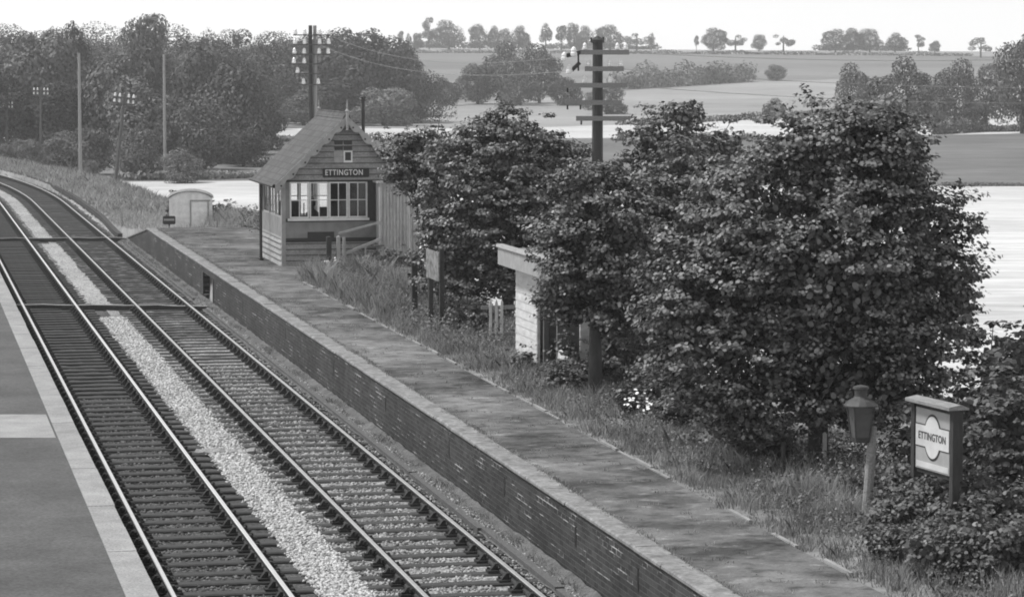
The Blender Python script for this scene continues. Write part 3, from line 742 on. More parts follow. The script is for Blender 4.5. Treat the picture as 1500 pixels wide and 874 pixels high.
mb = MB(); mb.lathe(cx,0,[(.225,1.545),(.23,1.565),(.17,1.62),(.10,1.66),(.085,1.68),(.085,1.77),(.105,1.78),(.10,1.81),(.02,1.83)],14); mb.build('lamp_hood', MT['lamp_metal'], lm)
mb = MB(); mb.tube([(.02,0,1.15),(.10,0,1.30),(.13,0,1.5),(.09,0,1.62)], .012, 6); mb.tube([(.10,0,1.3),(.38,-.1,1.22)],.008,5); mb.build('bracket', MT['lamp_metal'], lm)

# ------------------------------------------------------------------ station poster board in a roofed frame (faces the line)
pb = empty('station_poster_board', RW(12.88, 32.95, .87), ROT + .13, 'roofed wooden frame holding a pale station poster, nearest the camera', 'poster board')
L_ = .94                                 # local y runs along the board
mb = MB(); mb.box(-.06,.04,-.09,.0,-.2,1.70); mb.build('post', MT['timber_dark'], pb)
mb = MB(); mb.box(-.06,.04,L_,L_+.09,.72,1.70); mb.build('post', MT['timber_dark'], pb)
mb = MB(); mb.box(-.02,.09,-.07,L_+.07,.80,1.68); mb.build('back_board', MT['timber_dark'], pb)
mb = MB(); mb.prism([(-.14,1.705),(.15,1.705),(.15,1.73),(.03,1.775),(-.14,1.745)], 'y', -.12, L_+.11); mb.build('roof_cap', MT['timber_pale'], pb)
mb = MB(); mb.box(-.045,-.023,.02,L_-.02,.86,1.64); po = mb.build('poster', MT['poster_grey'], pb)
mb = MB(); mb.box(-.05,-.046,.05,L_-.05,.88,.955); mb.build('footer_strip', MT['poster_white'], po)
# totem shape: bar with a round middle
def totem(k, x, name, mat):
    c = L_/2; zc = 1.29; pts = []
    hb, rr, hl = .135*k, .27*k, .44
    a0 = math.asin(hb/rr)
    for i in range(13): t = a0 + (PI-2*a0)*i/12; pts.append((c+rr*.62*math.cos(t)*1.25, zc+rr*math.sin(t)))
    left = [(c-hl, zc+hb), (c-hl, zc-hb)]
    low = [(c+rr*.62*math.cos(t)*1.25, zc+rr*math.sin(t)) for t in [PI+a0+(PI-2*a0)*i/12 for i in range(13)]]
    mb = MB(); mb.prism(pts+left+low+[(c+hl, zc-hb),(c+hl, zc+hb)], 'x', x-.003, x); return mb.build(name, mat, po)
totem(1.11, -.0465, 'emblem_outline', MT['dark_paint']); totem(1.0, -.0505, 'emblem', MT['poster_white'])
text('ETTINGTON', .135, MT['pole'], po, (-.0545,L_/2,1.29), (PI/2,0,-PI/2), sx=.90, space=1.08)

# ------------------------------------------------------------------ telegraph poles and wires
INS = [(.03,0),(.055,.01),(.06,.05),(.045,.06),(.05,.09),(.035,.12),(.01,.14)]
im = MB(); im.lathe(0,0,INS,8); io = im.build('insulator', MT['porcelain']); INSM = io.data; bpy.data.objects.remove(io)
def pole(name, loc, h, r0, r1, arms, label, group, mat='pole', rz=0, lean=(0,0), cap=True, ins=1.0, cat='telegraph pole', armmat='timber', at=.05):
    o = empty(name, loc, rz, label, cat, group); o.rotation_euler = (lean[0], lean[1], rz)
    mb = MB(); mb.tube([(0,0,-.5),(0,0,h)], [r0,r1], 10)
    if cap: mb.lathe(0,0,[(r1*1.25,h),(r1*1.2,h+.04),(.02,h+.14)],8)
    mb.build('shaft', MT[mat], o)
    for (z, x0, x1, xs) in arms:
        if x1 > x0: mb = MB(); mb.box(x0,x1,-r1-.09,-r1-.005,z-at,z+at); a_ = mb.build('crossarm', MT[armmat], o)
        else: a_ = o
        for x in xs:
            i_ = link('insulator', INSM, a_, (x,-r1-.05,z+at)); i_.scale = (ins,ins,ins*1.25)
    return o
u = 65/4100                               # metres per photo pixel at the near pole
zt = H + 35*u
p = Vector(((875-750)*u, 65, .0)); base = -.2; hh = zt - base
def zz(row): return H - (row-97)*u - base
big = pole('telegraph_pole', (p.x, 65, base), hh, .16, .12, [
    (zz(77), -.40, .72, (-.3,.45,.64)), (zz(101), -.30, .60, (-.22,.27,.52)), (zz(125), -.74, .68, (-.3,.27)), (zz(150), -.74, .55, ()), (zz(173), -.50, .75, ())],
    'thick dark telegraph pole with five crossarms rising between the platform trees', 'telegraph poles', cap=True, ins=.95, armmat='timber_pale', at=.055)
mb = MB(); mb.lathe(0,0,[(.15,hh-.02),(.16,hh+.05),(.06,hh+.12)],8); mb.box(-.17,-.13,-.03,.03,hh,hh+.1); mb.box(.11,.15,-.03,.03,hh,hh+.12); mb.build('cap', MT['pole'], big)
mb = MB(); mb.bar((-.40,-.17,zz(77)),(-.72,-.30,zz(82)),.07,.09); mb.box(-.47,-.43,-.2,-.12,zz(104),zz(76)); mb.bar((-.42,-.17,zz(92)),(-.62,-.24,zz(104)),.06,.08); mb.build('bracket', MT['pole'], big)
for x, r1_, r2_ in ((-.70,135,127),(-.70,160,152),(-.40,160,152),(-.38,182,175)):
    mb = MB(); mb.box(x-.02,x+.02,-.2,-.16,zz(r1_),zz(r2_)); mb.build('hanging_bolt', MT['pole'], big)
for (x, row, s_) in ((-.78,86,1.2),(-.56,80,1.35),(-.66,105,1.3)):
    i_ = link('insulator', INSM, big, (x,-.30,zz(row)-.05)); i_.scale = (s_,s_,s_*1.2)

u = 110/4100
def z2(row): return H - (row-97)*u + .8
p2 = pole('telegraph_pole', ((456-750)*u, 110, -.8), z2(38), .10, .075, [
    (z2(52), -.66, .76, (-.58,-.22,.36,.72)), (z2(66), -.66, .76, (-.60,-.22,.36,.72)), (z2(80), -.66, .76, (-.62,-.24,.34,.70)),
    (z2(94), -.70, .40, (-.64,-.24)), (z2(108), -.56, .40, (-.5,)), (z2(124), -.40, .40, (-.27,.30))],
    'tall twin telegraph pole with rows of white insulators behind the signal box', 'telegraph poles', ins=1.35, cap=False, at=.022)
mb = MB(); mb.tube([(.17,.06,-.5),(.17,.06,z2(38))], [.09,.07], 10); mb.build('shaft', MT['pole_pale'], p2)
def small_pole(px, top, basey, D, z0, label, w=1.3, lean=0, n=2):
    u = D/4100; h = H-(top-97)*u - z0; xs = (-.42*w,-.2*w,.2*w,.42*w)
    return pole('telegraph_pole', ((px-750)*u, D, z0), h, .11, .09, [(h-.18-.34*i, -.5*w, .5*w, xs) for i in range(n)], label, 'telegraph poles', 'timber', rz=TH*.5, lean=(0,lean), ins=1.25, cap=True)
small_pole(168, 138, 275, 165.7, -.35, 'leaning telegraph pole with eight white insulators beside the curve of the line', 1.3, .115)
small_pole(60, 130, 200, 235, -.5, 'faint far telegraph pole left of the left bare mast', 1.35, .02)
small_pole(11, 150, 215, 255, -.5, 'far telegraph pole at the left edge of the view where the rails leave it', 1.25, 0)
for (px, top, D, z0, lab) in ((118, 78, 195.4, -.3, 'tall bare pale mast left of the leaning telegraph pole'), (242, 80, 207, -1.3, 'tall bare pale mast right of the leaning telegraph pole')):
    u = D/4100; h = H-(top-97)*u-z0; pole('mast', ((px-750)*u, D, z0), h, .13, .09, [], lab, 'bare masts before the wood', 'pole_pale', cap=False, cat='mast')

def wire(p, q, sag, label, r=.005):
    mb = MB(); p, q = Vector(p), Vector(q); n_ = 24
    mb.tube([p.lerp(q, i/n_) - Vector((0,0,sag*4*(i/n_)*(1-i/n_))) for i in range(n_+1)], r, 4)
    tag(mb.build('telegraph_wire', MT['wire']), label, 'wire', 'telegraph wires')
nx = Vector(((1650-750)/4100*66, 66, 0)); P0x = big.location.x
for i, (dx, row, row2, lab) in enumerate(((.70,77,82,'topmost'),(.50,101,128,'second'),(.66,125,150,'lowest'))):
    wire((P0x+dx, 64.9, H-(row-97)*65/4100), (nx.x, 66, H-(row2-97)*66/4100), .15, f'{lab} of the wires running right from the five armed pole', .006)
for i, (dx, row, dx2, row2, lab) in enumerate(((-.78,84,.72,52,'upper'),(-.66,104,.36,66,'lower'))):
    wire((P0x+dx, 64.7, H-(row-97)*65/4100), (p2.location.x+dx2, 110, H-(row2-97)*110/4100), .5, f'{lab} wire slung from the five armed pole towards the signal box', .006)

# ------------------------------------------------------------------ foliage
LEAF5 = np.array([(0,-.5,0),(.42,-.15,.08),(.30,.30,.05),(0,.55,-.05),(-.30,.30,.05),(-.42,-.15,.08)])
LEAF4 = np.array([(0,-.5,0),(.34,0,.09),(0,.5,0),(-.34,0,.09)])
def leaves(P, N, size, rng, tmpl=LEAF4, up=.5, rnd=.7):
    n = len(P); N = N + np.array([0,0,up]) + rng.normal(0, rnd, (n,3)); N /= np.linalg.norm(N, axis=1)[:,None]+1e-9
    R = rng.normal(0,1,(n,3)); U = np.cross(N, R); U /= np.linalg.norm(U, axis=1)[:,None]+1e-9; V = np.cross(N, U)
    sz = (size*rng.uniform(.65,1.25,n))[:,None,None]
    k = len(tmpl)
    verts = P[:,None,:] + sz*(U[:,None,:]*tmpl[None,:,0,None] + V[:,None,:]*tmpl[None,:,1,None] + N[:,None,:]*tmpl[None,:,2,None])
    return verts.reshape(-1,3), np.arange(n*k).reshape(n,k)
def sph(n, rng):
    v = rng.normal(0,1,(n,3)); return v/np.linalg.norm(v,axis=1)[:,None]
def crown_pts(n, lobes, rng, shell=(.72,1.05), zmin=None):
    w = np.array([l[3]*l[4]+l[3]*l[5]+l[4]*l[5] for l in lobes]); idx = rng.choice(len(lobes), n, p=w/w.sum())
    L = np.array(lobes)[idx]; d = sph(n, rng); r = rng.uniform(shell[0], shell[1], n)[:,None]
    P = L[:,:3] + d*r*L[:,3:6]
    keep = np.ones(n, bool)
    for l in lobes:                       # drop leaves deep inside another lobe
        q_ = (P - np.array(l[:3]))/np.array(l[3:6]); keep &= (q_**2).sum(1) > .40
    if zmin is not None: keep &= P[:,2] > zmin
    return P[keep], d[keep]
def lobes_of(w, h, z0, rng, n=13, spread=.62, lr=.42, squash=.85):  # w: crown radius, h: crown height, base at z0
    L = [(0,0,z0+h*.48, w*.68, w*.68, h*.40)]
    for i in range(n):
        t = rng.uniform(0, 2*PI); zf = rng.uniform(.16,.95); rr = w*spread*math.sqrt(max(0.05,1-(2*zf-.9)**2*.9))*rng.uniform(.75,1.1)
        s_ = w*lr*rng.uniform(.7,1.15); L.append((rr*math.cos(t), rr*math.sin(t), z0+h*zf*.92, s_, s_, s_*squash))
    return L
def trunk_mesh(h, r, rng, lobes=None, n=5, lean=0):
    mb = MB(); top = Vector((lean,0,h)); mb.tube([(0,0,-.3),(lean*.3,0,h*.4),(lean*.7,.0,h*.75),top], [r*1.25,r,r*.75,r*.4], 8)
    if lobes is not None:
        for l in lobes[1:1+n]:
            c = Vector(l[:3]); s_ = Vector((lean*.5,0,h*rng.uniform(.45,.8))); m_ = s_.lerp(c,.5)+Vector((0,0,h*.05))
            mb.tube([s_, m_, c], [r*.45,r*.3,r*.12], 6)
    return mb

# near broadleaf trees: leaf rosettes on many twigs
def near_tree(name, loc, lobes, nclu, per, leaf, seed, label, group='trees along the platform', mat='leaf_near', th=2.2, tr=.11, clr=.20, nbr=9, cat='tree', cshell=(.55,1.08), twigs=True, trunk=True, core=.22, shoots=0, hol=2.6):
    rng = np.random.default_rng(seed); o = empty(name, loc, 0, label, cat, group)
    C_, N_ = crown_pts(nclu, lobes, rng, cshell, .05)
    fr = rng.normal(0,1,(7,3))*hol; ph = rng.uniform(0,6.28,7); fz = np.sin((C_*np.array([1,1,1.5]))@fr.T+ph).sum(1)
    kp = (fz > np.quantile(fz, .22)) | ((C_[:,2] > np.quantile(C_[:,2], .86)) & (rng.random(len(C_)) < .6)); C_, N_ = C_[kp], N_[kp]        # hollows between the sprays
    # ragged outline: push some clusters outwards
    push = (rng.random(len(C_)) < .12)[:,None]*rng.uniform(.05,.28,(len(C_),1)); C_ = C_ + N_*push
    if shoots:                            # young shoots standing out of the crown
        up_ = np.where(N_[:,2] > .15)[0]; ch = rng.choice(up_, shoots); dd = N_[ch]*.5+rng.normal(0,.25,(shoots,3)); dd[:,2] = np.abs(dd[:,2])+.5
        C_ = np.concatenate([C_] + [C_[ch]+dd*k_ for k_ in (.15,.27,.37)]); N_ = np.concatenate([N_]+[N_[ch]]*3)
        nsh = 3*shoots
    else: nsh = 0
    n = len(C_); cnts = np.full(n, per); cnts[n-nsh:] = 11; ii = np.repeat(np.arange(n), cnts)
    d = sph(len(ii), rng); rr = clr*rng.uniform(.35,1.0,len(ii))[:,None]*np.where(np.arange(n) >= n-nsh, .35, rng.uniform(.55,1.35,n))[ii][:,None]
    off = d*rr*np.array([1.1,1.1,.36]); off[:,2] += rr[:,0]*.25
    P = C_[ii] + off; NN = N_[ii]*.5 + d*.4; NN[:,2] = np.abs(NN[:,2])
    V, Fc = leaves(P, NN, leaf, rng, LEAF5, up=.7, rnd=.42)
    if core:
        lw_ = np.array([l[3]*l[4]*l[5] for l in lobes]); ix = rng.choice(len(lobes), int(core*len(P)*1.5), p=lw_/lw_.sum()); La = np.array(lobes)[ix]
        Pc = La[:,:3] + sph(len(ix), rng)*(rng.random((len(ix),1))**.6*.64)*La[:,3:6]; Pc = Pc[Pc[:,2] > .1]
        V2, F2 = leaves(Pc, sph(len(Pc), rng), leaf*1.5, rng, LEAF5, up=.2, rnd=.5); Fc = np.concatenate([Fc, F2+len(V)]); V = np.concatenate([V, V2])
    link('crown', np_mesh('crown', V, Fc, MT[mat]), o)
    if trunk:
        r2 = random.Random(seed); mb = trunk_mesh(th, tr, r2, lobes, nbr)
        if twigs:
            for i in range(0, n, max(1, n//90)):
                c = Vector(C_[i]); b_ = Vector(lobes[int(rng.integers(len(lobes)))][:3])*.6 + Vector((0,0,th*.3)); mb.tube([b_, b_.lerp(c,.6), c], [.02,.014,.006], 4, cap=False)
        mb.build('trunk', MT['bark'], o, True)
    return o

PL = .86
# the largest tree: several stems, crown down to the ground
L1 = [(0,0,2.9,2.0,1.7,1.9),(-1.5,-.2,2.0,1.15,1.0,1.1),(1.3,0,2.2,1.15,1.1,1.25),(-.9,0,3.6,1.1,1.0,1.0),(.6,.1,4.15,1.15,1.1,.95),(1.55,0,3.3,.85,.9,.8),
      (.1,-.3,1.4,1.3,1.1,.95),(-1.1,-.2,1.15,1.0,.9,.75),(1.0,-.2,1.25,1.0,.9,.75),(-.1,0,4.6,.6,.6,.55),(1.25,.1,4.3,.5,.5,.45),(-1.95,0,2.75,.65,.7,.7),(2.0,0,2.5,.5,.6,.6),(-1.3,0,4.15,.55,.55,.5),(.35,0,4.95,.8,.7,.6),(1.05,0,4.8,.65,.6,.5),(-.5,0,4.7,.6,.6,.5),(-1.9,0,3.6,.6,.6,.5)]
near_tree('sycamore', (4.55, 41.3, PL), L1, 2300, 66, .066, 1, 'largest leafy sycamore, its dark crown reaching the ground behind the lamp', nbr=10, tr=.14, clr=.27, shoots=70)
L2 = [(.1,0,2.6,1.0,1.0,1.0),(-.35,0,2.35,.75,.8,.65),(.5,0,3.1,.75,.75,.7),(-.1,0,3.45,.8,.7,.6),(.8,.1,2.2,.8,.8,.75),(-.55,-.1,1.75,.5,.6,.4),(.3,-.2,1.55,.7,.7,.45),(.0,0,3.95,.5,.5,.35),(-.75,0,3.0,.45,.5,.4)]
near_tree('sycamore', (1.5, 50.2, PL), L2, 800, 62, .068, 2, 'rounded leafy tree in front of the shelter, its bare trunk showing below', nbr=6, tr=.115, th=2.4, clr=.27, shoots=30)
L3 = [(0,0,2.8,2.0,1.6,1.6),(-1.0,0,2.2,1.1,1.1,1.1),(1.0,0,2.4,1.1,1.1,1.1),(.0,0,4.1,1.15,1.1,.9),(-1.1,0,3.5,.9,.9,.8),(1.1,0,3.7,.9,.9,.8),(-.2,-.2,1.3,1.5,1.1,.9),(-1.2,0,1.3,1.0,.9,.8),(.0,0,4.65,.6,.6,.5),(1.3,-.2,1.5,.9,.9,.9),(-.7,0,4.4,.6,.6,.5)]
near_tree('sycamore', (-.10, 65.5, PL-.1), L3, 1600, 54, .078, 3, 'broad dark tree left of the five armed telegraph pole', nbr=9, tr=.14, clr=.27, shoots=50)
L4 = [(0,0,3.6,1.1,1.0,1.1),(-.5,0,4.6,.65,.6,.6),(.6,0,4.4,.7,.7,.6),(.1,0,5.2,.5,.5,.4),(.7,0,3.0,1.0,.9,.9),(-.6,0,2.8,.9,.9,.8),(0,0,1.8,1.1,1,.9),(1.2,0,4.0,.6,.6,.5)]
near_tree('sycamore', (3.55, 60.5, PL-.3), L4, 900, 52, .076, 4, 'tree with ragged top directly right of the five armed telegraph pole', nbr=6, clr=.27, shoots=40)
L5 = [(0,0,3.6,.75,.7,.7),(-.45,0,3.5,.5,.6,.5),(.45,0,3.0,.7,.7,.8),(-.3,0,4.0,.5,.5,.35),(.3,0,4.1,.55,.5,.35),(.75,0,1.7,.6,.7,.9),(.9,0,3.5,.6,.6,.6),(.7,0,2.3,.6,.5,.5),(.4,-.2,.9,.6,.6,.5)]
L5 = [(l[0]-.75,)+l[1:] for l in L5]
near_tree('sycamore', (-1.80, 72.5, PL-.1), L5, 480, 46, .08, 5, 'smaller tree overhanging the porch of the signal box', nbr=5, clr=.27, shoots=22)
L6 = [(0,0,2.6,1.0,.9,1.0),(.7,0,3.3,.7,.7,.7),(-.6,0,3.5,.8,.7,.7),(0,0,4.3,.7,.7,.6),(.2,0,1.4,1.2,.9,.9),(1.2,0,2.4,.8,.7,.8)]
near_tree('sycamore', (3.2, 51.8, PL-.2), L6, 700, 56, .07, 6, 'leafy tree filling the gap between the shelter tree and the largest sycamore', nbr=5, clr=.27, shoots=20)
near_tree('sycamore', (7.35, 43.2, PL-1.2), [(0,0,1.6,.9,.8,.9),(.3,0,2.6,.6,.6,.6),(.9,0,2.0,.9,.8,.9),(.2,0,.8,1,.8,.7)], 420, 22, .12, 7, 'pale leafed sapling at the right edge behind the station poster', nbr=4, mat='leaf_shrub', th=1.5, tr=.05)

def shrub(px, D, zb, w, h, seed, label, leaf=.06, n=420, per=16, mat='leaf_shrub', group='shrubs by the platform', clr=.14, name='shrub'):
    rng = np.random.default_rng(seed); L_ = [(0,0,h*.42,w*.8,w*.6,h*.48)]
    for i in range(8):
        t = rng.uniform(0,2*PI); L_.append((w*.6*math.cos(t), w*.45*math.sin(t), h*rng.uniform(.25,.8), w*.38, w*.34, h*.28))
    return near_tree(name, ((px-750)/F*D, D, zb), L_, n, per, leaf, seed, label, group, mat, h*.55, .025, clr, 4, 'shrub', (.5,1.1), False)
shrub(1345, 35.6, .80, .70, .75, 11, 'bramble bush between the lamp and the station poster', n=420)
shrub(1440, 35.0, .55, .75, 1.15, 12, 'dark bramble bush under the right side of the station poster', n=520)
shrub(1490, 36.5, .45, .7, 2.5, 13, 'tall shrub at the right edge beside the station poster', n=480, leaf=.075)
shrub(1410, 32.6, .70, .75, .85, 14, 'low leafy bush in front of the station poster post', n=360, leaf=.05)
shrub(1490, 32.3, .60, .70, 1.1, 15, 'dark bush in the bottom right corner', n=380)
shrub(1290, 38.6, .80, .55, .55, 16, 'low bush behind the lamp post', n=260)
shrub(1400, 39.5, .4, 1.0, 1.6, 19, 'pale shrub rising behind the station poster', n=520, leaf=.08)
shrub(1470, 41.5, .0, 1.0, 3.0, 20, 'tall pale shrub behind the poster, before the corn field', n=520, leaf=.085)
shrub(945, 47.6, .84, .5, .65, 17, 'dark bush with a few white blooms beside the shelter tree', n=260)
shrub(830, 51.2, .84, .42, .6, 18, 'small bush growing against the near wall of the shelter', n=200)
shrub(762, 54.2, .84, .26, .5, 21, 'little bush at the foot of the boarded shelter wall', n=110)
shrub(690, 62.3, .84, .7, .85, 22, 'dark bush between the poster board and the pickets', n=260)
shrub(850, 52.0, .84, .5, 1.0, 31, 'leafy bush covering the low wall of the shelter', n=300)
shrub(1010, 45.8, .80, .6, .75, 32, 'dark low bush at the left skirt of the largest sycamore', n=300)
shrub(1120, 42.2, .80, .6, .6, 33, 'low dark bush under the middle of the largest sycamore', n=260)
shrub(918, 51.5, .70, .75, 1.3, 28, 'dark bush right of the bare trunk beside the shelter', n=420)
shrub(975, 48.5, .70, .7, 1.2, 29, 'dark bush closing the gap beside the largest sycamore', n=380)
shrub(1310, 33.6, .84, .45, .5, 30, 'low leafy plant at the foot of the lamp post', n=200, leaf=.045)
shrub(285, 113, .1, 1.3, 1.75, 23, 'dark bush directly behind the white hut', leaf=.11, n=380, clr=.2, mat='leaf_far')
shrub(335, 116, -.5, 1.1, 1.9, 24, 'dark bush right of the white hut', leaf=.11, n=300, clr=.2, mat='leaf_far')
shrub(368, 112, -.5, .8, 1.7, 25, 'bush beside the left corner of the signal box', leaf=.11, n=220, clr=.2)
shrub(560, 82.0, .6, .8, 1.0, 26, 'bush at the foot of the signal box porch', leaf=.08, n=260)
shrub(1060, 43.5, .8, .8, .55, 27, 'low weeds bush at the skirt of the largest sycamore', n=260)

# ------------------------------------------------------------------ distant trees
def far_variant(kind, seed):
    rng = np.random.default_rng(seed)
    if kind == 'round': lo = lobes_of(.5, .92, .06, rng, 13, .60, .40); n, sz, th = 4600, .034, .5
    elif kind == 'tall': lo = lobes_of(.34, .74, .24, rng, 10, .60, .42); n, sz, th = 1800, .034, .7
    elif kind == 'bush': lo = lobes_of(.5, 1.0, -.02, rng, 15, .62, .40); n, sz, th = 4600, .036, .4
    elif kind == 'sparse': lo = lobes_of(.46, .74, .24, rng, 12, .72, .30, .8)[1:]; n, sz, th = 1300, .034, .75
    P, N_ = crown_pts(int(n*1.6), lo, rng, (.7,1.08)); V, Fc = leaves(P, N_, sz*1.25, rng, LEAF4, .15, .38)
    tk = trunk_mesh(th, .028, random.Random(seed), lo, 7)
    return V, Fc, tk
VAR = {}
for kind, ns in (('round',4),('tall',2),('bush',4),('sparse',2)):
    for i in range(ns):
        V, Fc, tk = far_variant(kind, 100+i*7+len(kind))
        for tone in ('leaf_far','leaf_far_light'):
            me = np_mesh('crown', V, Fc, MT[tone]); VAR[(kind,i,tone)] = (me, tk)
TKM = {}
cnt = [0]
def far_tree(kind, px, top, D, wpx, label, group, tone='leaf_far', z0=None, name='tree'):
    u = D/F; X = (px-750)*u; zb = hD(D, px) if z0 is None else z0
    h = H-(top-97)*u - zb; w = wpx*u*1.3; i = cnt[0] % {'round':4,'tall':2,'bush':4,'sparse':2}[kind]; cnt[0] += 1
    o = empty(name, (X, D, zb-.1), 0, label, 'shrub' if name == 'shrub' else 'tree', group)
    me, tk = VAR[(kind,i,tone)]; rz = (cnt[0]*2.4) % 6.28
    c = link('crown', me, o); c.scale = (w*1.0, w*1.0, h); c.rotation_euler = (0,0,rz)
    if (kind,i) not in TKM: t_ = tk.build('trunk', MT['bark'], o); TKM[(kind,i)] = t_.data
    else: t_ = link('trunk', TKM[(kind,i)], o)
    t_.scale = (w,w,h); t_.rotation_euler = (0,0,rz)
G1 = 'trees on the ridge'
for a_ in [
 ('tall',587,43,1080,13,'first small tree at the left end of the skyline row beside the wood'),
 ('tall',599,47,1080,11,'second small tree on the skyline right of the wood'),
 ('bush',613,47,1080,14,'low bushy skyline tree just left of the tall thin one'),
 ('sparse',629,24,1080,20,'tall thin wispy skyline tree beside the big round one'),
 ('round',658,30,1080,46,'biggest round tree on the skyline left of the telegraph pole'),
 ('round',703,36,1080,27,'rounded skyline tree right of the biggest round one'),
 ('round',724,39,1080,18,'small skyline tree, left one of a touching pair'),
 ('bush',738,42,1080,18,'small skyline tree, right one of a touching pair'),
 ('round',759,38,1080,27,'skyline tree ending the row before the open gap'),
 ('tall',799,31,1080,22,'slim upright skyline tree standing after the open gap'),
 ('tall',822,34,1080,20,'skyline tree, first of the close row behind the pole arms'),
 ('bush',840,34,1080,20,'skyline tree, second of the close row behind the pole arms'),
 ('round',859,38,1080,27,'skyline tree directly behind the pole top on its left'),
 ('round',893,37,1080,36,'wide skyline tree directly behind the pole top on its right'),
 ('sparse',932,42,1080,34,'leaning open skyline tree right of the five armed pole'),
 ('tall',953,46,1080,13,'little skyline tree at the end of the row right of the pole'),
 ('tall',1019,50,1080,10,'tiny skyline tree left of the dark round one'),
 ('round',1044,41,1080,33,'dark round skyline tree standing alone right of the pole'),
 ('sparse',1076,45,1080,28,'open airy skyline tree next to the dark round one'),
 ('round',1110,51,1080,19,'small compact skyline tree between two airy ones'),
 ('sparse',1146,44,1080,30,'airy round headed skyline tree before the clump'),
 ('round',1222,43,1080,34,'left tree of the dense skyline clump'),
 ('round',1248,42,1080,28,'second tree of the dense skyline clump'),
 ('round',1272,43,1080,32,'third tree of the dense skyline clump'),
 ('round',1309,48,1080,28,'pale right end tree of the dense skyline clump'),
 ('sparse',1343,50,1080,18,'faint thin skyline tree right of the dense clump'),
 ('round',1367,60,1080,15,'faint low skyline bush right of the dense clump'),
 ('sparse',1434,54,1000,30,'ragged tree low on the ridge near the right edge')]:
    far_tree(a_[0], a_[1], a_[2], a_[3], a_[4]*1.08, a_[5], G1)
G2 = 'trees in the fields'
for a_ in [
 ('round',742,60,480,66,'tall dark tree in the hollow below the skyline gap'),
 ('bush',700,87,478,56,'bushy tree left of the tall dark one in the hollow'),
 ('round',790,66,485,64,'tall tree in the hollow next to the five armed pole'),
 ('bush',762,104,470,54,'low bushy tree in front of the two tall ones in the hollow'),
 ('bush',650,113,470,40,'small bushy tree at the left of the hollow beside the wood'),
 ('bush',622,116,470,34,'shrubby tree at the corner of the wood'),
 ('bush',826,110,470,46,'bushy tree partly behind the lowest pole arms'),
 ('bush',888,122,420,54,'dark bush showing between the arms of the pole'),
 ('round',1134,142,372,33,'small lone tree on the hedge line in the middle field'),
 ('bush',1137,92,690,34,'faint bush standing in the upper field'),
 ('round',1250,94,340,52,'left tree of the dark row above the largest sycamore'),
 ('bush',1283,112,338,54,'low tree between the two taller ones above the sycamore'),
 ('round',1326,82,345,72,'tall broad tree above the right shoulder of the sycamore'),
 ('bush',1358,114,342,60,'low dark tree right of the tall broad one'),
 ('round',1398,88,338,64,'tree with bright field showing beneath its crown'),
 ('round',1443,95,350,64,'broad tree near the right edge, left of the tallest'),
 ('bush',1428,149,330,44,'low bush under the trees near the right edge'),
 ('round',1496,45,322,80,'tallest dark tree, cut by the right edge')]:
    far_tree(*a_[:5], a_[5], G2)
G3 = 'trees at the front of the wood'
for a_ in [
 ('bush',345,86,236,96,'dark tree at the right end of the near wood'),
 ('bush',302,68,256,90,'tall tree behind the dark end tree of the near wood'),
 ('bush',208,113,226,106,'pale domed tree between the two bare masts','leaf_far_light'),
 ('bush',165,66,262,100,'tall dark tree behind the left bare mast'),
 ('bush',62,36,275,120,'big spreading dark tree at the left of the wood'),
 ('bush',104,34,285,60,'narrow topped tree just right of the big spreading one'),
 ('tall',212,2,300,96,'tallest ragged tree breaking the skyline of the wood'),
 ('bush',135,176,216,66,'low round tree at the foot of the left bare mast'),
 ('bush',205,182,208,60,'pale low bush behind the leaning pole','leaf_far_light'),
 ('bush',268,216,202,58,'low bush at the foot of the right bare mast'),
 ('bush',300,146,224,84,'mid height tree right of the right bare mast'),
 ('bush',357,180,230,66,'low dark bush at the far right foot of the near wood'),
 ('bush',36,198,214,48,'bush above the bend in the rails','leaf_far_light'),
 ('bush',2,208,212,44,'bush at the left edge above the rails'),
 ('bush',86,190,218,60,'bush between the bend and the left bare mast'),
 ('bush',128,226,198,34,'small pale scrub bush near the rails','leaf_far_light'),
 ('bush',525,34,372,104,'large tree crowning the far wood behind the tall twin pole'),
 ('bush',588,54,372,80,'rounded tree at the right end of the far wood'),
 ('bush',430,58,378,90,'tree of the far wood left of the tall twin pole','leaf_far_light'),
 ('bush',480,108,362,90,'mid height tree directly right of the tall twin pole'),
 ('bush',562,124,358,84,'pale low tree behind the stovepipe','leaf_far_light'),
 ('bush',400,100,368,80,'pale tree where the near wood meets the far wood','leaf_far_light'),
 ('bush',445,128,360,70,'low dark tree behind the signal box roof')]:
    far_tree(*a_[:5], a_[5], G3, *(a_[6:]))
# the body of the wood behind them: one mass
rng = np.random.default_rng(77); Ps = []; Ns = []
tops = [(-60,40),(5,38),(60,34),(104,34),(140,37),(175,39),(211,30),(268,33),(330,33),(370,44),(407,29),(440,37),(473,40),(522,40),(560,44),(590,62),(612,90)]
def mass(px, D, top, wpx, n=500):
    u = D/F; X = (px-750)*u; zb = hD(D,px)-.5; ztop = H-(top-97)*u; h = ztop-zb; w = wpx*u/2*1.25
    lo = [(X+x, D+y, zb+z, a1, b1, c1) for x,y,z,a1,b1,c1 in lobes_of(w, h, 0, rng, 10, .62, .46)]
    P, N_ = crown_pts(n, lo, rng, (.84,1.04)); Ps.append(P); Ns.append(N_)
for px in np.arange(-120, 612, 17):
    for k_, D in enumerate((300, 345, 390) if px < 400 else (385, 410)):
        t_ = float(np.interp(px, [a[0] for a in tops], [a[1] for a in tops])) - 8 + rng.uniform(-3,16) + (2-k_)*rng.uniform(6,22)*(1 if px < 400 else .6)
        mass(px+rng.uniform(-6,6), D+rng.uniform(-8,8), t_, rng.uniform(44,86), 3600)
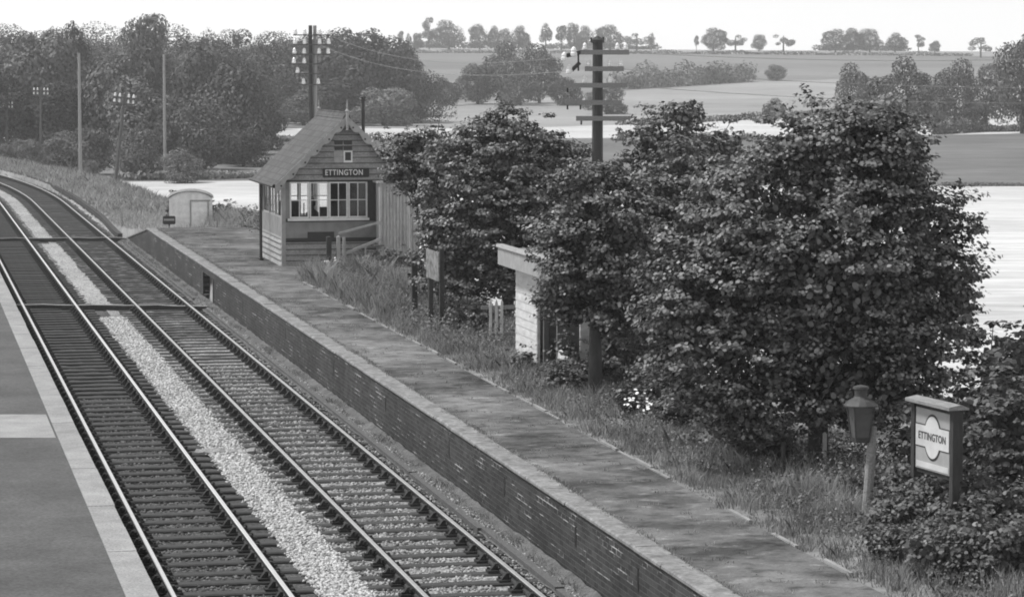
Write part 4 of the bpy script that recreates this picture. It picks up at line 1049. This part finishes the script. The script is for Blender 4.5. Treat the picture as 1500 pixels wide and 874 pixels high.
for px in np.arange(-120, 392, 22):
    mass(px, 262+rng.uniform(-10,10), 120+rng.uniform(-30,20), rng.uniform(50,80), 3600)
P = np.concatenate(Ps); N_ = np.concatenate(Ns); V, Fc = leaves(P, N_, .31, rng, LEAF4, .15, .38)
tag(link('wood', np_mesh('wood', V, Fc, MT['leaf_far'])), 'dense wood of dark broadleaved trees covering the slope on the left', 'wood', kind='stuff')

def hedge(pts, h, w, label, n, leaf, seed, tone='leaf_far'):  # pts: (px, row)
    rng = np.random.default_rng(seed); Q = []
    for px, row in pts: D = D_of(row, px); Q.append(atpx(px, D))
    Q = np.array(Q); seg = np.linalg.norm(np.diff(Q,axis=0),axis=1); cum = np.concatenate([[0],np.cumsum(seg)])
    t = rng.uniform(0, cum[-1], n); C_ = np.stack([np.interp(t, cum, Q[:,i]) for i in range(3)],1)
    d = sph(n, rng); hh_ = h*(.8+.35*np.sin(t*.37+seed)*np.sin(t*.11)); P = C_ + d*np.stack([np.full(n,w/2),np.full(n,w/2),hh_/2],1)*rng.uniform(.7,1.05,n)[:,None]; P[:,2] += hh_*.45
    V, Fc = leaves(P, d, leaf, rng, LEAF4, .4, .5)
    tag(link('hedge', np_mesh('hedge', V, Fc, MT[tone])), label, 'hedge', 'field hedges')
hedge([(595,78),(800,78.5),(1100,80),(1420,82.5)], 1.6, 2.5, 'thin dark hedge along the foot of the skyline field', 5200, .7, 1)
hedge([(585,70.6),(680,70.4),(775,70.5)], 3.2, 6, 'low scrub under the left group of skyline trees', 2600, .9, 11)
hedge([(795,71),(880,71),(960,71.6)], 2.6, 6, 'low scrub under the skyline trees behind the pole', 2200, .9, 12)
hedge([(1195,73.2),(1260,73.4),(1325,74)], 3.0, 6, 'low scrub under the dense skyline clump', 2000, .9, 13)
hedge([(905,131),(980,127),(1095,119.5)], 5.5, 6, 'thick dark hedge between the mown field and the hill pasture', 5000, .8, 2)
hedge([(905,183),(1000,180),(1168,171),(1230,166)], 1.1, 1.5, 'low hedge along the top of the bright strip of field', 2600, .35, 4)
hedge([(1370,197),(1430,193),(1520,192)], 1.7, 2, 'hedge under the trees at the far side of the grey pasture', 2200, .4, 5)
hedge([(900,206),(1000,205),(1110,204)], 1.0, 1.5, 'low hedge along the bottom of the bright strip of field', 2000, .35, 6)
hedge([(180,263),(300,262),(395,258)], .9, 2.5, 'rough hedge between the near wood and the pale corn', 2600, .3, 7, 'leaf_far_light')
hedge([(375,208),(470,206),(560,205)], .9, 1.5, 'low hedge behind the signal box roof', 1500, .35, 8)
hedge([(1380,272),(1440,272),(1540,272)], .35, .8, 'ragged grass line where the pasture meets the bright corn', 1500, .2, 9)

# ------------------------------------------------------------------ grass and weeds
def blades(P, h, w, rng, mat, name, label, lean=.7):
    n = len(P); a_ = rng.uniform(0,2*PI,n); hh_ = h*rng.uniform(.35,1.15,n)*(.75+.5*np.sin(P[:,0]*2.3+1.7*np.sin(P[:,1]*1.1))*np.sin(P[:,1]*1.9+P[:,0])); ww = w*rng.uniform(.7,1.3,n)
    side = np.stack([np.cos(a_),np.sin(a_),np.zeros(n)],1)*ww[:,None]/2
    b_ = rng.uniform(0,2*PI,n); le = (hh_*lean*rng.uniform(.1,1.2,n))[:,None]*np.stack([np.cos(b_),np.sin(b_),np.zeros(n)],1)
    up = np.stack([np.zeros(n),np.zeros(n),hh_],1)
    V = np.stack([P-side, P+side, P+side*.7+up*.6+le*.35, P+up+le, P-side*.7+up*.6+le*.35],1).reshape(-1,3)
    me = np_mesh(name, V, np.arange(n*5).reshape(n,5), mat)
    return tag(link(name, me), label, None, kind='stuff')
def rw_np(lat, al, z): return np.stack([lat*CT-al*ST, lat*ST+al*CT, z],1)
def tuft_pts(l0, l1, s0, s1, ntuft, per, spread, rng, dens=None):
    lt = rng.uniform(l0,l1,ntuft); sa = rng.uniform(s0,s1,ntuft)
    lt = np.repeat(lt,per)+rng.normal(0,spread,ntuft*per); sa = np.repeat(sa,per)+rng.normal(0,spread,ntuft*per)
    return lt, sa
def lw(lt, sa):
    z = np.array([landh(float(a1), float(b1)) for a1,b1 in zip(lt,sa)])
    out = np.zeros((len(lt),3))
    for i in range(len(lt)): out[i] = TW(float(lt[i]), float(sa[i]), float(z[i]))
    return out
rng = np.random.default_rng(31)
lt, sa = tuft_pts(11.0, 14.2, 27, 79, 5200, 16, .07, rng); k_ = lt > 10.9 + .12*rng.random(len(lt))
blades(lw(lt[k_], sa[k_]), .33, .010, rng, MT['blade'], 'grass', 'rough mixed grass along the verge of the platform')
lt, sa = tuft_pts(10.85, 11.5, 27, 78, 1100, 14, .06, rng)
blades(lw(lt, sa), .13, .013, rng, MT['blade'], 'grass', 'short grass creeping over the platform edging')
lt, sa = tuft_pts(11.1, 13.2, 66, 80, 700, 18, .08, rng)
blades(lw(lt, sa), .62, .02, rng, MT['blade'], 'grass', 'tall seeding grass in front of the signal box steps')
lt, sa = tuft_pts(11.4, 13.2, 104, 112, 260, 16, .1, rng)
blades(lw(lt, sa), .75, .03, rng, MT['blade_pale'], 'grass', 'tall dry grass and dead stalks between the hut and the signal box')
lt, sa = tuft_pts(9.2, 13.6, 104.5, 135, 900, 12, .15, rng)
blades(lw(lt, sa), .28, .03, rng, MT['blade_pale'], 'grass', 'dry grass around the white hut and ramp')
lt, sa = tuft_pts(9.5, 16.5, 130, 250, 3200, 10, .3, rng)
blades(lw(lt, sa), .42, .05, rng, MT['blade'], 'grass', 'rough bank grass beside the curve')
lt, sa = tuft_pts(9.3, 13.5, 120, 215, 1500, 10, .3, rng)
blades(lw(lt, sa), .35, .045, rng, MT['blade_pale'], 'grass', 'pale dry grass between the trunking and the bushes')
lt, sa = tuft_pts(8.64, 8.85, 28, 113, 2600, 9, .05, rng); P = rw_np(lt, sa, np.full(len(lt), -.11))
blades(P, .10, .012, rng, MT['blade'], 'grass', 'sparse grass at the foot of the platform wall')
lt, sa = tuft_pts(12.0, 13.4, 29, 40, 330, 14, .08, rng)
blades(lw(lt, sa), .42, .012, rng, MT['blade_pale'], 'grass', 'tall pale tangled grass around the lamp and station poster')
lt, sa = tuft_pts(9.25, 10.8, 29, 104, 420, 9, .05, rng); P = rw_np(lt, sa, np.full(len(lt), .895))
blades(P, .045, .012, rng, MT['blade'], 'grass', 'scattered weeds and moss rooted in the platform surface')
lt, sa = tuft_pts(9.16, 9.26, 29, 104, 900, 8, .03, rng); P = rw_np(lt, sa, np.full(len(lt), .895))
blades(P, .05, .012, rng, MT['blade'], 'grass', 'fringe of short grass behind the wall coping')
# leafy weeds
def weeds(l0, l1, s0, s1, n, per, h, leaf, seed, mat, label):
    rng = np.random.default_rng(seed); lt, sa = rng.uniform(l0,l1,n), rng.uniform(s0,s1,n); base = lw(lt, sa); hh_ = h*rng.uniform(.3,1.2,n)
    ii = np.repeat(np.arange(n), per); t_ = rng.random(len(ii)); P = base[ii].copy(); P[:,2] += t_*hh_[ii]
    sp = rng.normal(0,1,(len(ii),2))*(.09*(1.2-t_*.8))[:,None]; P[:,:2] += sp
    N_ = np.concatenate([sp*3, np.ones((len(ii),1))*.3],1); V, Fc = leaves(P, N_, leaf, rng, LEAF4, .4, .5)
    tag(link('weeds', np_mesh('weeds', V, Fc, MT[mat])), label, None, kind='stuff')
weeds(11.3, 14.3, 27, 60, 1400, 26, .36, .045, 41, 'leaf_weed', 'nettles and leafy weeds under the trees')
weeds(11.3, 13.6, 58, 80, 800, 24, .50, .06, 42, 'leaf_weed', 'leafy weeds before the poster board and pickets')
weeds(12.6, 16.5, 29, 44, 1100, 26, .75, .055, 43, 'leaf_shrub', 'thick undergrowth around the station poster')
weeds(12.3, 14, 100, 112, 120, 24, .9, .09, 44, 'leaf_weed', 'tall weeds right of the white hut')
# flowers
rng = np.random.default_rng(51)
def flowers(px, row, z, spread, n, size, label):
    d = (px-750)/F; D = (H-z)*F/(row-97); c = np.array([d*D, D, z]); P = c + rng.normal(0,1,(n,3))*np.array([spread,spread*.6,spread*.5])
    V, Fc = leaves(P, np.tile([0,-.4,.6],(n,1)), size, rng, LEAF5, .3, .3); tag(link('flowers', np_mesh('flowers', V, Fc, MT['petal'])), label, None, kind='stuff')
flowers(945, 590, 1.35, .20, 34, .06, 'white blooms on the dark bush beside the shelter tree')
flowers(488, 382, 1.15, .22, 26, .06, 'white flowers by the posts before the signal box')
flowers(640, 385, 2.1, .22, 22, .09, 'pale blossom over the weathered poster board')
flowers(1440, 740, 1.2, .5, 26, .03, 'tiny pale flowers on the brambles near the station poster')

# dead stalks beside the white hut
rr_ = random.Random(8)
for i in range(7):
    px = 309 + i*10 + rr_.uniform(-3,3); D = 105.5 + rr_.uniform(-1,1); hh_ = rr_.uniform(.45,.95)
    mb = MB(); mb.tube([(0,0,-.1),(.02,0,hh_*.6),(rr_.uniform(-.05,.05),0,hh_)], [.035,.028,.006], 5)
    o = mb.build('dead_stalk', MT['timber_pale']); o.location = ((px-750)/F*D, D, .5)
    tag(o, ('first','second','third','fourth','fifth','sixth','last')[i] + ' pale dead stalk counting right from the white hut', 'dead stalk', 'dead stalks by the hut')
